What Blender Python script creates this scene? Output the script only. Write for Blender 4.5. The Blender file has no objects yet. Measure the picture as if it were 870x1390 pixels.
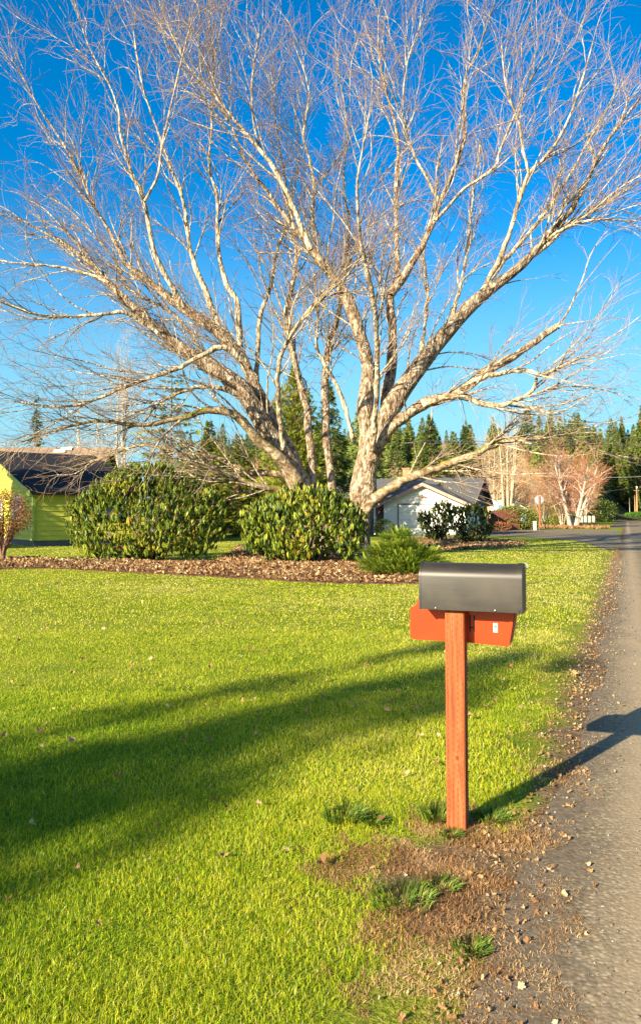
import bpy, bmesh, math, random
import numpy as np
from mathutils import Vector, Matrix
random.seed(7); RNG = np.random.default_rng(11)
S = bpy.context.scene
COL = S.collection

# ------------------------------------------------------------------ camera
F, CX, CY, HOR, H = 1050.0, 435.0, 650.0, 700.0, 1.466
PITCH = math.atan((HOR-CY)/F)
cd = bpy.data.cameras.new('camera'); cam = bpy.data.objects.new('camera', cd); COL.objects.link(cam)
cd.sensor_width = 36; cd.lens = F/1390*36; cd.shift_y = -45/1390
cd.clip_start = 0.05; cd.clip_end = 5000
cam.location = (0, 0, H); cam.rotation_euler = (math.pi/2+PITCH, 0, 0)
S.camera = cam

# ------------------------------------------------------------------ sky, sun, exposure
SUNV = Vector((-1.58, -1.75, 1.0)).normalized()
ELEV = math.asin(SUNV.z)
W = bpy.data.worlds.new('World'); S.world = W; W.use_nodes = True
nt = W.node_tree; nt.nodes.clear()
sky = nt.nodes.new('ShaderNodeTexSky'); sky.sky_type = 'NISHITA'; sky.sun_disc = False
sky.sun_elevation = ELEV; sky.sun_rotation = math.atan2(SUNV.x, SUNV.y)
sky.air_density = 1.0; sky.dust_density = 1.2; sky.ozone_density = 3.0
hs = nt.nodes.new('ShaderNodeHueSaturation'); hs.inputs['Saturation'].default_value = 1.5; hs.inputs['Value'].default_value = 1.0
hs.inputs['Hue'].default_value = 0.500
bg = nt.nodes.new('ShaderNodeBackground'); bg.inputs['Strength'].default_value = 0.085
wo = nt.nodes.new('ShaderNodeOutputWorld')
nt.links.new(sky.outputs[0], hs.inputs['Color']); wtc = nt.nodes.new('ShaderNodeTexCoord'); wsx = nt.nodes.new('ShaderNodeSeparateXYZ'); nt.links.new(wtc.outputs['Generated'], wsx.inputs[0])
wr = nt.nodes.new('ShaderNodeMapRange'); wr.inputs[1].default_value = 0.0; wr.inputs[2].default_value = 0.42; wr.inputs[3].default_value = 0.9; wr.inputs[4].default_value = 0.0; wr.interpolation_type = 'SMOOTHSTEP'
nt.links.new(wsx.outputs[2], wr.inputs[0]); wm = nt.nodes.new('ShaderNodeMix'); wm.data_type = 'RGBA'; nt.links.new(wr.outputs[0], wm.inputs[0])
nt.links.new(hs.outputs[0], wm.inputs[6]); wm.inputs[7].default_value = (1.5, 3.5, 4.3, 1); nt.links.new(wm.outputs[2], bg.inputs[0]); nt.links.new(bg.outputs[0], wo.inputs[0])
sd = bpy.data.lights.new('sun', 'SUN'); sd.energy = 5.0; sd.angle = math.radians(0.5); sd.color = (1.0, 0.885, 0.66)
sun = bpy.data.objects.new('sun', sd); COL.objects.link(sun)
sun.rotation_euler = (-SUNV).to_track_quat('-Z', 'Y').to_euler(); sun.location = (-20, -20, 30)
S.view_settings.view_transform = 'Standard'; S.view_settings.look = 'None'
S.view_settings.exposure = 1.45; S.view_settings.gamma = 1.0; S.view_settings.use_curve_mapping = False
try:
    S.cycles.use_denoising = True; S.cycles.denoiser = 'OPENIMAGEDENOISE'
    S.cycles.max_bounces = 6; S.cycles.transparent_max_bounces = 4; S.cycles.diffuse_bounces = 3
except Exception: pass

# ------------------------------------------------------------------ geometry of the view: pixels of the photo -> real positions
cp, sp = math.cos(PITCH), math.sin(PITCH)
def ray(px, py):
    x = (px-CX)/F; y = (CY-py)/F
    return np.array([x, cp - sp*y, sp + cp*y])
def P(px, py, Y):
    d = ray(px, py); return np.array([0, 0, H]) + d*(Y/d[1])
def G(px, py, z=0.0):
    d = ray(px, py); t = (z-H)/d[2]; return np.array([0, 0, H]) + d*t
ROADK = 0.395                                   # the road runs along (0.395, 1)
RD = np.array([ROADK, 1.0])/math.hypot(ROADK, 1); RQ = np.array([RD[1], -RD[0]])

# ------------------------------------------------------------------ materials
def srgb(r, g, b):
    f = lambda c: (c/255/12.92) if c/255 <= 0.04045 else ((c/255+0.055)/1.055)**2.4
    return (f(r), f(g), f(b), 1)
class NB:
    def __init__(s, name):
        s.m = bpy.data.materials.new(name); s.m.use_nodes = True; s.t = s.m.node_tree; s.t.nodes.clear()
        s.out = s.n('ShaderNodeOutputMaterial')
    def n(s, ty, **kw):
        nd = s.t.nodes.new(ty)
        for k, v in kw.items(): setattr(nd, k, v)
        return nd
    def l(s, a, b): s.t.links.new(a, b)
    def val(s, inp, v):
        if isinstance(v, bpy.types.NodeSocket): s.l(v, inp)
        else: inp.default_value = v
    def coord(s, kind='Object', scale=(1,1,1), rot=(0,0,0)):
        tc = s.n('ShaderNodeTexCoord'); mp = s.n('ShaderNodeMapping'); s.l(tc.outputs[kind], mp.inputs[0])
        mp.inputs['Scale'].default_value = scale; mp.inputs['Rotation'].default_value = rot
        return mp.outputs[0]
    def noise(s, co, scale, detail=4, rough=0.55, dist=0.0):
        nd = s.n('ShaderNodeTexNoise'); s.l(co, nd.inputs['Vector']); nd.inputs['Scale'].default_value = scale
        nd.inputs['Detail'].default_value = detail; nd.inputs['Roughness'].default_value = rough; nd.inputs['Distortion'].default_value = dist
        return nd.outputs['Fac']
    def voro(s, co, scale, out='Distance', feature='F1', rnd=1.0):
        nd = s.n('ShaderNodeTexVoronoi', feature=feature); s.l(co, nd.inputs['Vector']); nd.inputs['Scale'].default_value = scale
        nd.inputs['Randomness'].default_value = rnd
        return nd.outputs[out]
    def attr(s, name='rnd'):
        nd = s.n('ShaderNodeAttribute', attribute_name=name); return nd.outputs['Fac']
    def ramp(s, fac, stops, interp='LINEAR'):
        nd = s.n('ShaderNodeValToRGB'); s.l(fac, nd.inputs[0]); cr = nd.color_ramp; cr.interpolation = interp
        while len(cr.elements) < len(stops): cr.elements.new(0.5)
        for e, (p, c) in zip(cr.elements, stops):
            e.position = p; e.color = c if len(c) == 4 else (*c, 1)
        return nd.outputs[0]
    def math(s, op, a, b=0.0, clamp=False):
        nd = s.n('ShaderNodeMath', operation=op, use_clamp=clamp); s.val(nd.inputs[0], a); s.val(nd.inputs[1], b); return nd.outputs[0]
    def mix(s, fac, a, b, mode='MIX'):
        nd = s.n('ShaderNodeMix', data_type='RGBA', blend_type=mode); s.val(nd.inputs[0], fac); s.val(nd.inputs[6], a); s.val(nd.inputs[7], b); return nd.outputs[2]
    def bump(s, h, dist=0.01, strength=1.0):
        nd = s.n('ShaderNodeBump'); s.l(h, nd.inputs['Height']); nd.inputs['Distance'].default_value = dist; nd.inputs['Strength'].default_value = strength
        return nd.outputs[0]
    def pbr(s, col, rough=0.7, metal=0.0, normal=None, spec=0.5, coat=0.0):
        b = s.n('ShaderNodeBsdfPrincipled'); s.val(b.inputs['Base Color'], col); s.val(b.inputs['Roughness'], rough)
        b.inputs['Metallic'].default_value = metal; b.inputs['Specular IOR Level'].default_value = spec
        b.inputs['Coat Weight'].default_value = coat
        if normal is not None: s.l(normal, b.inputs['Normal'])
        return b.outputs[0]
    def done(s, sh): s.l(sh, s.out.inputs[0]); return s.m
    def leafy(s, col, rough=0.5, trans=0.3, spec=0.4, normal=None):
        p = s.pbr(col, rough, spec=spec, normal=normal); t = s.n('ShaderNodeBsdfTranslucent'); s.l(col, t.inputs[0])
        m = s.n('ShaderNodeMixShader'); m.inputs[0].default_value = trans; s.l(p, m.inputs[1]); s.l(t.outputs[0], m.inputs[2])
        return s.done(m.outputs[0])

def simple(name, c, rough=0.6, metal=0.0, bumpscale=0, bd=0.003, var=0.12, coat=0.0, spec=0.5):
    b = NB(name); co = b.coord(); f = b.noise(co, 6, 5)
    lo = tuple(max(0, x*(1-var)) for x in c[:3]); hi = tuple(min(1, x*(1+var)) for x in c[:3])
    col = b.ramp(f, [(0.3, lo), (0.7, hi)]); nrm = None
    if bumpscale: nrm = b.bump(b.noise(co, bumpscale, 4), bd)
    return b.done(b.pbr(col, rough, metal, nrm, coat=coat, spec=spec))

def road_u(b):                                  # metres to the right of the camera's line along the road
    tc = b.n('ShaderNodeTexCoord'); sx = b.n('ShaderNodeSeparateXYZ'); b.l(tc.outputs['Object'], sx.inputs[0])
    return b.math('SUBTRACT', sx.outputs[0], b.math('MULTIPLY', sx.outputs[1], ROADK)), sx

def mat_ground():
    b = NB('lawn_ground'); co = b.coord(); u, sx = road_u(b)
    big = b.noise(co, 0.35, 3); mid = b.noise(co, 2.2, 5); fine = b.noise(co, 40, 4, 0.7)
    g1 = b.ramp(mid, [(0.3, (0.14,0.21,0.012)), (0.5, (0.27,0.33,0.016)), (0.72, (0.42,0.41,0.04))])
    g2 = b.ramp(fine, [(0.35, (0.28,0.32,0.2)), (0.7, (0.95,0.95,0.9))])
    g = b.mix(1.0, g1, g2, 'MULTIPLY')
    g = b.mix(b.ramp(big, [(0.45, (0,0,0)), (0.75, (0.55,0.55,0.55))]), g, (0.34,0.32,0.05,1))
    soil = b.ramp(b.noise(co, 14, 6, 0.65), [(0.3, (0.07,0.045,0.024)), (0.55, (0.18,0.115,0.06)), (0.75, (0.34,0.24,0.13))])
    uu = b.math('ADD', u, b.math('MULTIPLY', b.math('SUBTRACT', b.noise(co, 3.5, 4), 0.5), 0.55))
    verge = b.math('MULTIPLY', b.math('ADD', uu, 0.62), 5.0, True)
    # worn ring round the mailbox post
    vd = b.n('ShaderNodeVectorMath', operation='DISTANCE'); b.l(b.coord(), vd.inputs[0]); vd.inputs[1].default_value = (0.72, 3.12, 0)
    ring = b.math('MULTIPLY', b.math('SUBTRACT', b.math('ADD', 0.60, b.math('MULTIPLY', b.math('SUBTRACT', b.noise(co, 3, 4), 0.5), 0.6)), vd.outputs['Value']), 6, True)
    m = b.math('MAXIMUM', verge, ring)
    col = b.mix(m, g, soil)
    # far ground goes to rough pasture
    return b.done(b.pbr(col, 0.95, normal=b.bump(fine, 0.03, 0.7), spec=0.1))

def mat_road(name='asphalt', side=False):
    b = NB(name); co = b.coord(); u, sx = road_u(b)
    st = b.voro(co, 60, 'Color'); sv = b.voro(co, 60); big = b.noise(co, 0.8, 5, 0.6); med = b.noise(co, 7, 6, 0.7)
    sep = b.n('ShaderNodeSeparateColor'); b.l(st, sep.inputs[0])
    stone = b.ramp(sep.outputs[0], [(0.1, (0.05,0.04,0.026)), (0.55, (0.22,0.17,0.10)), (0.97, (0.50,0.40,0.26))])
    col = b.mix(b.ramp(sv, [(0.25, (0,0,0)), (0.6, (0.7,0.7,0.7))]), stone, (0.085,0.070,0.050,1))
    col = b.mix(0.28, col, b.ramp(med, [(0.3, (0.12,0.088,0.046)), (0.7, (0.31,0.23,0.12))]))
    col = b.mix(b.ramp(big, [(0.35, (0,0,0)), (0.75, (0.5,0.5,0.5))]), col, (0.29,0.22,0.13,1))
    cr = b.voro(b.coord(scale=(1,1,1)), 0.55, feature='DISTANCE_TO_EDGE'); crk = b.math('MULTIPLY', b.math('SUBTRACT', b.math('ADD', 0.004, b.math('MULTIPLY', b.noise(co, 3, 5), 0.012)), cr), 160, True)
    col = b.mix(b.math('MULTIPLY', crk, b.ramp(b.noise(co, .45, 2), [(.5,(0,0,0)),(.6,(.6,.6,.6))])), col, (0.05,0.04,0.03,1))
    if not side:
        dd = b.math('ABSOLUTE', b.math('SUBTRACT', b.math('ADD', u, b.math('MULTIPLY', b.math('SUBTRACT', b.noise(co, 1.4, 5), .5), .4)), 0.12)); col = b.mix(b.math('MULTIPLY', b.math('SUBTRACT', .32, dd), 2.2, True), col, (0.37,0.275,0.165,1))
        uu = b.math('ADD', u, b.math('MULTIPLY', b.math('SUBTRACT', b.noise(co, 2.5, 5), 0.5), 0.5))
        e = b.math('MULTIPLY', b.math('SUBTRACT', -0.12, uu), 5, True)
        dirt = b.ramp(b.noise(co, 22, 6, 0.7), [(0.3, (0.075,0.055,0.036)), (0.6, (0.17,0.13,0.085)), (0.8, (0.29,0.235,0.17))])
        col = b.mix(b.math('MULTIPLY', e, 0.85), col, dirt)
    h = b.math('SUBTRACT', b.math('MULTIPLY', med, 0.25), sv)
    return b.done(b.pbr(col, 0.93, normal=b.bump(h, 0.004, 0.5), spec=0.15))

def mat_soil(name='mulch'):
    b = NB(name); co = b.coord()
    c = b.ramp(b.noise(co, 16, 6, 0.75), [(0.3, (0.06,0.03,0.015)), (0.5, (0.20,0.10,0.05)), (0.7, (0.36,0.2,0.11))])
    return b.done(b.pbr(c, 0.95, normal=b.bump(b.noise(co, 30, 5), 0.03), spec=0.1))

def mat_bark(name, c0, c1, c2, sc=9):
    b = NB(name); co = b.coord(scale=(1, 1, 0.45)); n = b.noise(co, sc, 7, 0.72, 0.8); v = b.voro(co, sc*2.2)
    col = b.ramp(n, [(0.38, c0), (0.50, c1), (0.64, c2)])
    col = b.mix(b.ramp(v, [(0.0, (0.55,0.55,0.55)), (0.12, (0,0,0))]), col, c0+(1,))
    return b.done(b.pbr(col, 0.9, normal=b.bump(b.math('ADD', n, v), 0.06, 0.9), spec=0.15))

def mat_leaf(name, stops, rough=0.45, trans=0.25, spec=0.4):
    b = NB(name); return b.leafy(b.ramp(b.attr(), stops), rough, trans, spec)

def mat_shingle(name, c0, c1):
    b = NB(name); co = b.coord('Object'); br = b.n('ShaderNodeTexBrick'); b.l(b.coord('UV'), br.inputs['Vector'])
    br.inputs['Color1'].default_value = (*c0, 1); br.inputs['Color2'].default_value = (*c1, 1); br.inputs['Mortar'].default_value = tuple(x*0.55 for x in c0)+(1,)
    br.inputs['Scale'].default_value = 1.0; br.inputs['Mortar Size'].default_value = 0.012; br.inputs['Brick Width'].default_value = 0.3; br.inputs['Row Height'].default_value = 0.14
    col = b.mix(b.ramp(b.noise(co, 1.5, 5), [(0.3, (0,0,0)), (0.8, (0.35,0.35,0.35))]), br.outputs['Color'], (*[x*1.25 for x in c1], 1))
    return b.done(b.pbr(col, 0.9, normal=b.bump(br.outputs['Fac'], -0.01), spec=0.2))

# ------------------------------------------------------------------ mesh helpers
def tagit(o, label=None, cat=None, group=None, kind=None):
    if label: o['label'] = label
    if cat: o['category'] = cat
    if group: o['group'] = group
    if kind: o['kind'] = kind
    return o
def empty(name, loc=(0,0,0), rz=0.0, **kw):
    o = bpy.data.objects.new(name, None); COL.objects.link(o); o.location = loc; o.rotation_euler = (0,0,rz); o.empty_display_size = 0.2
    return tagit(o, **kw)
def npmesh(name, v, faces, mat, parent=None, rnd=None, smooth=False, uv=None, mats=None, midx=None):
    """faces: list of (n,k) int arrays"""
    me = bpy.data.meshes.new(name); v = np.asarray(v, dtype=np.float32)
    me.vertices.add(len(v)); me.vertices.foreach_set('co', v.ravel())
    tot = [np.full(len(f), f.shape[1], dtype=np.int32) for f in faces if len(f)]
    tot = np.concatenate(tot); vi = np.concatenate([f.ravel() for f in faces if len(f)]).astype(np.int32)
    me.loops.add(len(vi)); me.loops.foreach_set('vertex_index', vi)
    me.polygons.add(len(tot)); st = np.concatenate([[0], np.cumsum(tot)[:-1]]).astype(np.int32)
    me.polygons.foreach_set('loop_start', st); me.polygons.foreach_set('loop_total', tot)
    me.polygons.foreach_set('use_smooth', np.full(len(tot), smooth))
    for m in (mats or [mat]): me.materials.append(m)
    if midx is not None: me.polygons.foreach_set('material_index', np.asarray(midx, dtype=np.int32))
    me.update(calc_edges=True)
    if rnd is not None:
        a = me.attributes.new('rnd', 'FLOAT', 'POINT'); a.data.foreach_set('value', np.asarray(rnd, dtype=np.float32))
    o = bpy.data.objects.new(name, me); COL.objects.link(o); o.parent = parent
    return o
def bmobj(name, bm, mat, parent=None, smooth=False, bevel=0.0):
    if bevel: bmesh.ops.bevel(bm, geom=[e for e in bm.edges if e.is_manifold and e.calc_face_angle(0) > 0.5], offset=bevel, segments=2, affect='EDGES', clamp_overlap=True)
    me = bpy.data.meshes.new(name); bmesh.ops.recalc_face_normals(bm, faces=bm.faces[:]); bm.to_mesh(me); bm.free()
    for p in me.polygons: p.use_smooth = smooth
    me.materials.append(mat); o = bpy.data.objects.new(name, me); COL.objects.link(o); o.parent = parent
    return o
def box(bm, c, s, rz=0.0, rx=0.0, ry=0.0):
    M = Matrix.Translation(c) @ Matrix.Rotation(rz, 4, 'Z') @ Matrix.Rotation(ry, 4, 'Y') @ Matrix.Rotation(rx, 4, 'X') @ Matrix.Diagonal((*s, 1))
    bmesh.ops.create_cube(bm, size=1.0, matrix=M)
def cyl(bm, a, b_, r, r2=None, n=10):
    a = Vector(a); b_ = Vector(b_); d = b_-a; M = Matrix.Translation((a+b_)/2) @ d.to_track_quat('Z', 'Y').to_matrix().to_4x4()
    bmesh.ops.create_cone(bm, cap_ends=True, segments=n, radius1=r, radius2=r if r2 is None else r2, depth=d.length, matrix=M)
def poly(bm, pts):
    vs = [bm.verts.new(p) for p in pts]; return bm.faces.new(vs)
def prism(bm, prof, axis_fn, a, b_):
    """prof: 2-d points; axis_fn(u, v, w) -> 3-d point; from w=a to w=b_"""
    A = [bm.verts.new(axis_fn(u, v, a)) for u, v in prof]; B = [bm.verts.new(axis_fn(u, v, b_)) for u, v in prof]
    n = len(prof)
    bm.faces.new(A); bm.faces.new(B[::-1])
    for i in range(n): bm.faces.new((A[i], B[i], B[(i+1) % n], A[(i+1) % n]))
def norm(a): return a/np.maximum(np.linalg.norm(a, axis=-1, keepdims=True), 1e-9)

def tubes(pts, rad, sides=6):
    """pts (N,P,3), rad (N,P) -> verts, quads, rnd"""
    N, Pn, _ = pts.shape
    T = np.gradient(pts, axis=1); T = norm(T)
    ref = np.zeros_like(T); ref[..., 0] = 0.31; ref[..., 1] = 0.87; ref[..., 2] = 0.13
    U = norm(np.cross(T, ref)); V = np.cross(T, U)
    an = np.arange(sides)/sides*2*np.pi
    ring = U[:, :, None, :]*np.cos(an)[None, None, :, None] + V[:, :, None, :]*np.sin(an)[None, None, :, None]
    v = pts[:, :, None, :] + ring*rad[:, :, None, None]
    idx = np.arange(N*Pn*sides).reshape(N, Pn, sides)
    a = idx[:, :-1, :]; b_ = np.roll(a, -1, axis=2); c = idx[:, 1:, :]; d = np.roll(c, -1, axis=2)
    q = np.stack([a, b_, d, c], -1).reshape(-1, 4)
    caps = idx[:, -1, :]
    return v.reshape(-1, 3), q, caps
def tube_obj(name, batches, mat, parent=None, rng=None, smooth=True):
    """batches: list of (pts, rad, sides)"""
    V = []; Q = []; R = []; off = 0; C = []
    for pts, rad, sides in batches:
        v, q, c = tubes(pts, rad, sides); V.append(v); Q.append(q+off)
        if sides >= 5: C.append((c[:, ::-1]+off))
        off += len(v)
        R.append(np.repeat(RNG.random(len(pts)), pts.shape[1]*sides))
    return npmesh(name, np.concatenate(V), [np.concatenate(Q)]+C, mat, parent, np.concatenate(R), smooth)

def resample(p, r, n):
    p = np.asarray(p, float); r = np.asarray(r, float)
    # Catmull-Rom through the points, then even steps
    ext = np.vstack([2*p[0]-p[1], p, 2*p[-1]-p[-2]]); out = []; rr = []
    for i in range(len(p)-1):
        a, b_, c, d = ext[i:i+4]
        for t in np.linspace(0, 1, 12, endpoint=False):
            out.append(0.5*((2*b_)+(-a+c)*t+(2*a-5*b_+4*c-d)*t*t+(-a+3*b_-3*c+d)*t**3)); rr.append(r[i]*(1-t)+r[i+1]*t)
    out.append(p[-1]); rr.append(r[-1]); out = np.array(out); rr = np.array(rr)
    s = np.concatenate([[0], np.cumsum(np.linalg.norm(np.diff(out, axis=0), axis=1))]); q = np.linspace(0, s[-1], n)
    return np.stack([np.interp(q, s, out[:, k]) for k in range(3)], 1), np.interp(q, s, rr)

def grow(pp, pr, spacing, tmin, lenr, ang, rfac, rmax, rend, n, wob, up, rad_c=None, radial=0.0, rng=RNG, tpow=1.0, ends=False, pull=None):
    """children branches of the parents pp (N,P,3)"""
    N, Pn, _ = pp.shape
    L = np.linalg.norm(np.diff(pp, axis=1), axis=2).sum(1)
    cnt = rng.poisson(np.maximum(L*(1-tmin)/spacing, 0.01)); par = np.repeat(np.arange(N), cnt); M = len(par)
    t = tmin+(1-tmin)*rng.random(M)**tpow
    if ends: par = np.concatenate([par, np.arange(N)]); t = np.concatenate([t, np.full(N, 0.995)]); M = len(par)
    x = t*(Pn-1); i = np.minimum(x.astype(int), Pn-2); f = (x-i)[:, None]
    p0 = pp[par, i]*(1-f)+pp[par, i+1]*f; r0 = pr[par, i]*(1-f[:, 0])+pr[par, i+1]*f[:, 0]
    T = norm(pp[par, i+1]-pp[par, i]); rv = rng.normal(size=(M, 3)); perp = norm(rv-(rv*T).sum(1)[:, None]*T)
    a = np.radians(rng.uniform(ang[0], ang[1], M))[:, None]; 
    if ends: a[-N:] *= 0.3
    d = T*np.cos(a)+perp*np.sin(a)
    ln = rng.uniform(lenr[0], lenr[1], M)*(1-0.35*t)
    step = ln/(n-1); pts = np.zeros((M, n, 3)); pts[:, 0] = p0
    w = rng.normal(size=(M, 3))*0.5
    for k in range(1, n):
        w = 0.5*w+rng.normal(size=(M, 3))*0.5
        bias = np.zeros((M, 3)); bias[:, 2] = up
        if rad_c is not None: bias += radial*norm(pts[:, k-1]-rad_c)
        if pull is not None: bias += pull(pts[:, k-1])
        d = norm(d+wob*w+bias*step[:, None]); pts[:, k] = pts[:, k-1]+d*step[:, None]
    rs = np.minimum(r0*rfac, rmax)*(0.75+0.25*rng.random(M)); rs = np.maximum(rs, rend*1.1)
    q = np.linspace(0, 1, n)[None, :]
    return pts, rs[:, None]*(1-q)**0.9+rend*(1-(1-q)**0.9)

def scatter(proto_v, proto_faces, locs, R, scale, rnd=None, prnd=None, jitter=0.0):
    N = len(locs); Vn = len(proto_v)
    v = np.einsum('nij,vj->nvi', R, proto_v)*np.asarray(scale).reshape(N, -1, 1)+locs[:, None, :]
    off = (np.arange(N)*Vn)[:, None, None]
    fs = [(f[None]+off).reshape(-1, f.shape[1]) for f in proto_faces]
    if rnd is None: rnd = RNG.random(N)
    rr = np.repeat(rnd, Vn).reshape(N, Vn)
    if prnd is not None: rr = np.clip(rr+prnd[None, :], 0, 1)
    return v.reshape(-1, 3), fs, rr.ravel()
def frames(z, spin=None):
    """rotation matrices whose 3rd column is z"""
    z = norm(z); ref = np.tile([0.1, 0.2, 1.0], (len(z), 1)); m = np.abs(z[:, 2]) > 0.95; ref[m] = [1, 0, 0]
    x = norm(np.cross(ref, z)); y = np.cross(z, x)
    if spin is None: spin = RNG.random(len(z))*2*np.pi
    c, s = np.cos(spin)[:, None], np.sin(spin)[:, None]
    return np.stack([x*c+y*s, -x*s+y*c, z], -1)
def merge(parts):
    V = []; FS = {}; R = []; off = 0
    for v, fs, r in parts:
        V.append(v); R.append(r)
        for f in fs: FS.setdefault(f.shape[1], []).append(f+off)
        off += len(v)
    return np.concatenate(V), [np.concatenate(x) for x in FS.values()], np.concatenate(R)
def copy_tree(o, loc, rz, sc, parent=None, **kw):
    c = o.copy(); COL.objects.link(c)
    if parent is None: c.location = loc; c.rotation_euler = (0, 0, rz); c.scale = (sc[0], sc[0], sc[1]) if isinstance(sc, tuple) else (sc,)*3
    else: c.parent = parent
    for ch in list(o.children): copy_tree(ch, None, None, None, c)
    return tagit(c, **kw)

def vnoise(x, y, scale, seed=0):
    x = np.asarray(x)*scale; y = np.asarray(y)*scale; xi = np.floor(x).astype(np.int64); yi = np.floor(y).astype(np.int64)
    fx = x-xi; fy = y-yi; fx = fx*fx*(3-2*fx); fy = fy*fy*(3-2*fy)
    def h(a, b_):
        n = (a*374761393+b_*668265263+seed*1442695041) & 0x7fffffff; n = ((n ^ (n >> 13))*1274126177) & 0x7fffffff
        return ((n ^ (n >> 16)) & 0xffff)/65535.0
    return (h(xi, yi)*(1-fx)+h(xi+1, yi)*fx)*(1-fy)+(h(xi, yi+1)*(1-fx)+h(xi+1, yi+1)*fx)*fy
def inpoly(x, y, poly_):
    ins = np.zeros(len(x), bool); n = len(poly_)
    for i in range(n):
        x1, y1 = poly_[i]; x2, y2 = poly_[(i+1) % n]
        c = ((y1 > y) != (y2 > y)) & (x < (x2-x1)*(y-y1)/((y2-y1)+1e-12)+x1); ins ^= c
    return ins
def local(o, loc):
    """a mesh built in world coordinates, put under a root that stands at loc"""
    o.data.transform(Matrix.Translation(-Vector(loc))); return o

# ================================================================== GROUND, ROADS, BEDS
POST = G(621, 1123)                                             # foot of the mailbox post
M_ground = mat_ground(); M_road = mat_road(); M_side = mat_road('side_asphalt', True); M_mulch = mat_soil()
bm = bmesh.new(); poly(bm, [(-1500,-600,0), (1500,-600,0), (1500,3000,0), (-1500,3000,0)])
tagit(bmobj('ground', bm, M_ground), kind='structure')

def road_edge(y, side):
    y = np.asarray(y, float)
    if side == 0: return ROADK*y - 0.27 - 0.15*np.clip((4.4-y)/1.6, 0, 1) + 0.16*(vnoise(y, y*0, 1.1, 3)-0.5)*1.6 + 0.05*(vnoise(y, y*0, 6, 5)-0.5)
    return ROADK*y + 6.4 + 0.2*(vnoise(y, y*0, 0.7, 9)-0.5)
ys = np.concatenate([np.arange(-30, 0, 1.0), np.arange(0, 14, 0.06), np.arange(14, 60, 0.5), np.arange(60, 420, 6)])
xl = road_edge(ys, 0)+np.where(ys > 95, -2.0, 0)*1.0; xr = road_edge(ys, 1)
v = []; 
for k in range(5): v.append(np.stack([xl+(xr-xl)*k/4, ys, np.full(len(ys), 0.004+0.05*(1-(k/2-1)**2))], 1))
v = np.stack(v, 1); n = len(ys); idx = np.arange(n*5).reshape(n, 5)
q = np.stack([idx[:-1, :-1], idx[:-1, 1:], idx[1:, 1:], idx[1:, :-1]], -1).reshape(-1, 4)
tagit(npmesh('road', v.reshape(-1, 3), [q], M_road, smooth=True), kind='structure')
# side street that leaves the road to the left
far = [G(-40,716.5), G(300,716.8), G(500,717.4), G(650,718.3), G(823,719.2), G(838,719.4)]
near = [G(846,746), G(825,746.5), G(812,744), G(800,739), G(780,735), G(760,732.5), G(720,729.5), G(650,726.5), G(500,724), G(300,722), G(-40,721)]
bm = bmesh.new(); poly(bm, [(p[0], p[1], 0.010) for p in far]+[(p[0], p[1], 0.010) for p in near])
bmesh.ops.triangulate(bm, faces=bm.faces[:])
tagit(bmobj('side_street', bm, M_side), kind='structure')
# a driveway up to the white garage
bm = bmesh.new(); poly(bm, [(*G(505,724)[:2], 0.015), (*G(600,723.5)[:2], 0.015), (*G(615,719)[:2], 0.015), (*G(520,719)[:2], 0.015)][::1])
tagit(bmobj('driveway', bm, simple('driveway_concrete', (0.30,0.29,0.27), 0.9, bumpscale=30)), kind='structure')

def smoothpoly(px, nper=6, amp=0.12, seed=1, zoff=0.0):
    pts = [G(*p)[:2] for p in px]; out = []
    n = len(pts)
    for i in range(n):
        a, b_, c, d = pts[(i-1) % n], pts[i], pts[(i+1) % n], pts[(i+2) % n]
        for t in np.linspace(0, 1, nper, endpoint=False):
            p = 0.5*((2*b_)+(-a+c)*t+(2*a-5*b_+4*c-d)*t*t+(-a+3*b_-3*c+d)*t**3)
            out.append(p+(np.array([vnoise(p[0], p[1], 2.5, seed), vnoise(p[0], p[1], 2.5, seed+1)])-0.5)*2*amp)
    return out
BED1 = smoothpoly([(-60,773),(60,772),(140,776),(220,780),(300,784),(370,788),(440,792),(520,793),(575,792),(612,786),(610,772),(575,756),(530,750),(480,746),(420,739),(370,737),(325,742),(310,755),(290,764),(230,766),(180,762),(100,760),(-60,759)])
BED2 = smoothpoly([(560,745),(610,747),(650,745),(690,742),(712,739),(690,735),(650,732),(600,731),(560,733)], seed=5)
def bed(name, pl, h):
    bm = bmesh.new(); c = np.mean(pl, axis=0)
    rings = [(1.0, 0.004), (0.9, h*0.6), (0.6, h), (0.25, h*1.05)]; vs = []
    for s, z in rings: vs.append([bm.verts.new((*(c+(p-c)*s), z+0.02*(random.random()-0.5)*(s < 1))) for p in pl])
    n = len(pl)
    for r in range(len(rings)-1):
        for i in range(n): bm.faces.new((vs[r][i], vs[r][(i+1) % n], vs[r+1][(i+1) % n], vs[r+1][i]))
    bm.faces.new(vs[-1])
    return tagit(bmobj(name, bm, M_mulch, smooth=True), kind='structure')
bed('mulch_bed', BED1, 0.03); bed('mulch_bed', BED2, 0.03)
# leafy strip along the far lawn
STRIP = smoothpoly([(640,714.3),(740,714.5),(800,715),(822,716),(818,718),(740,717.4),(640,716.8)], seed=8)
bm = bmesh.new(); poly(bm, [(p[0], p[1], 0.006) for p in STRIP]); bmesh.ops.triangulate(bm, faces=bm.faces[:])
tagit(bmobj('leafy_verge', bm, M_mulch), kind='structure')

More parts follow.
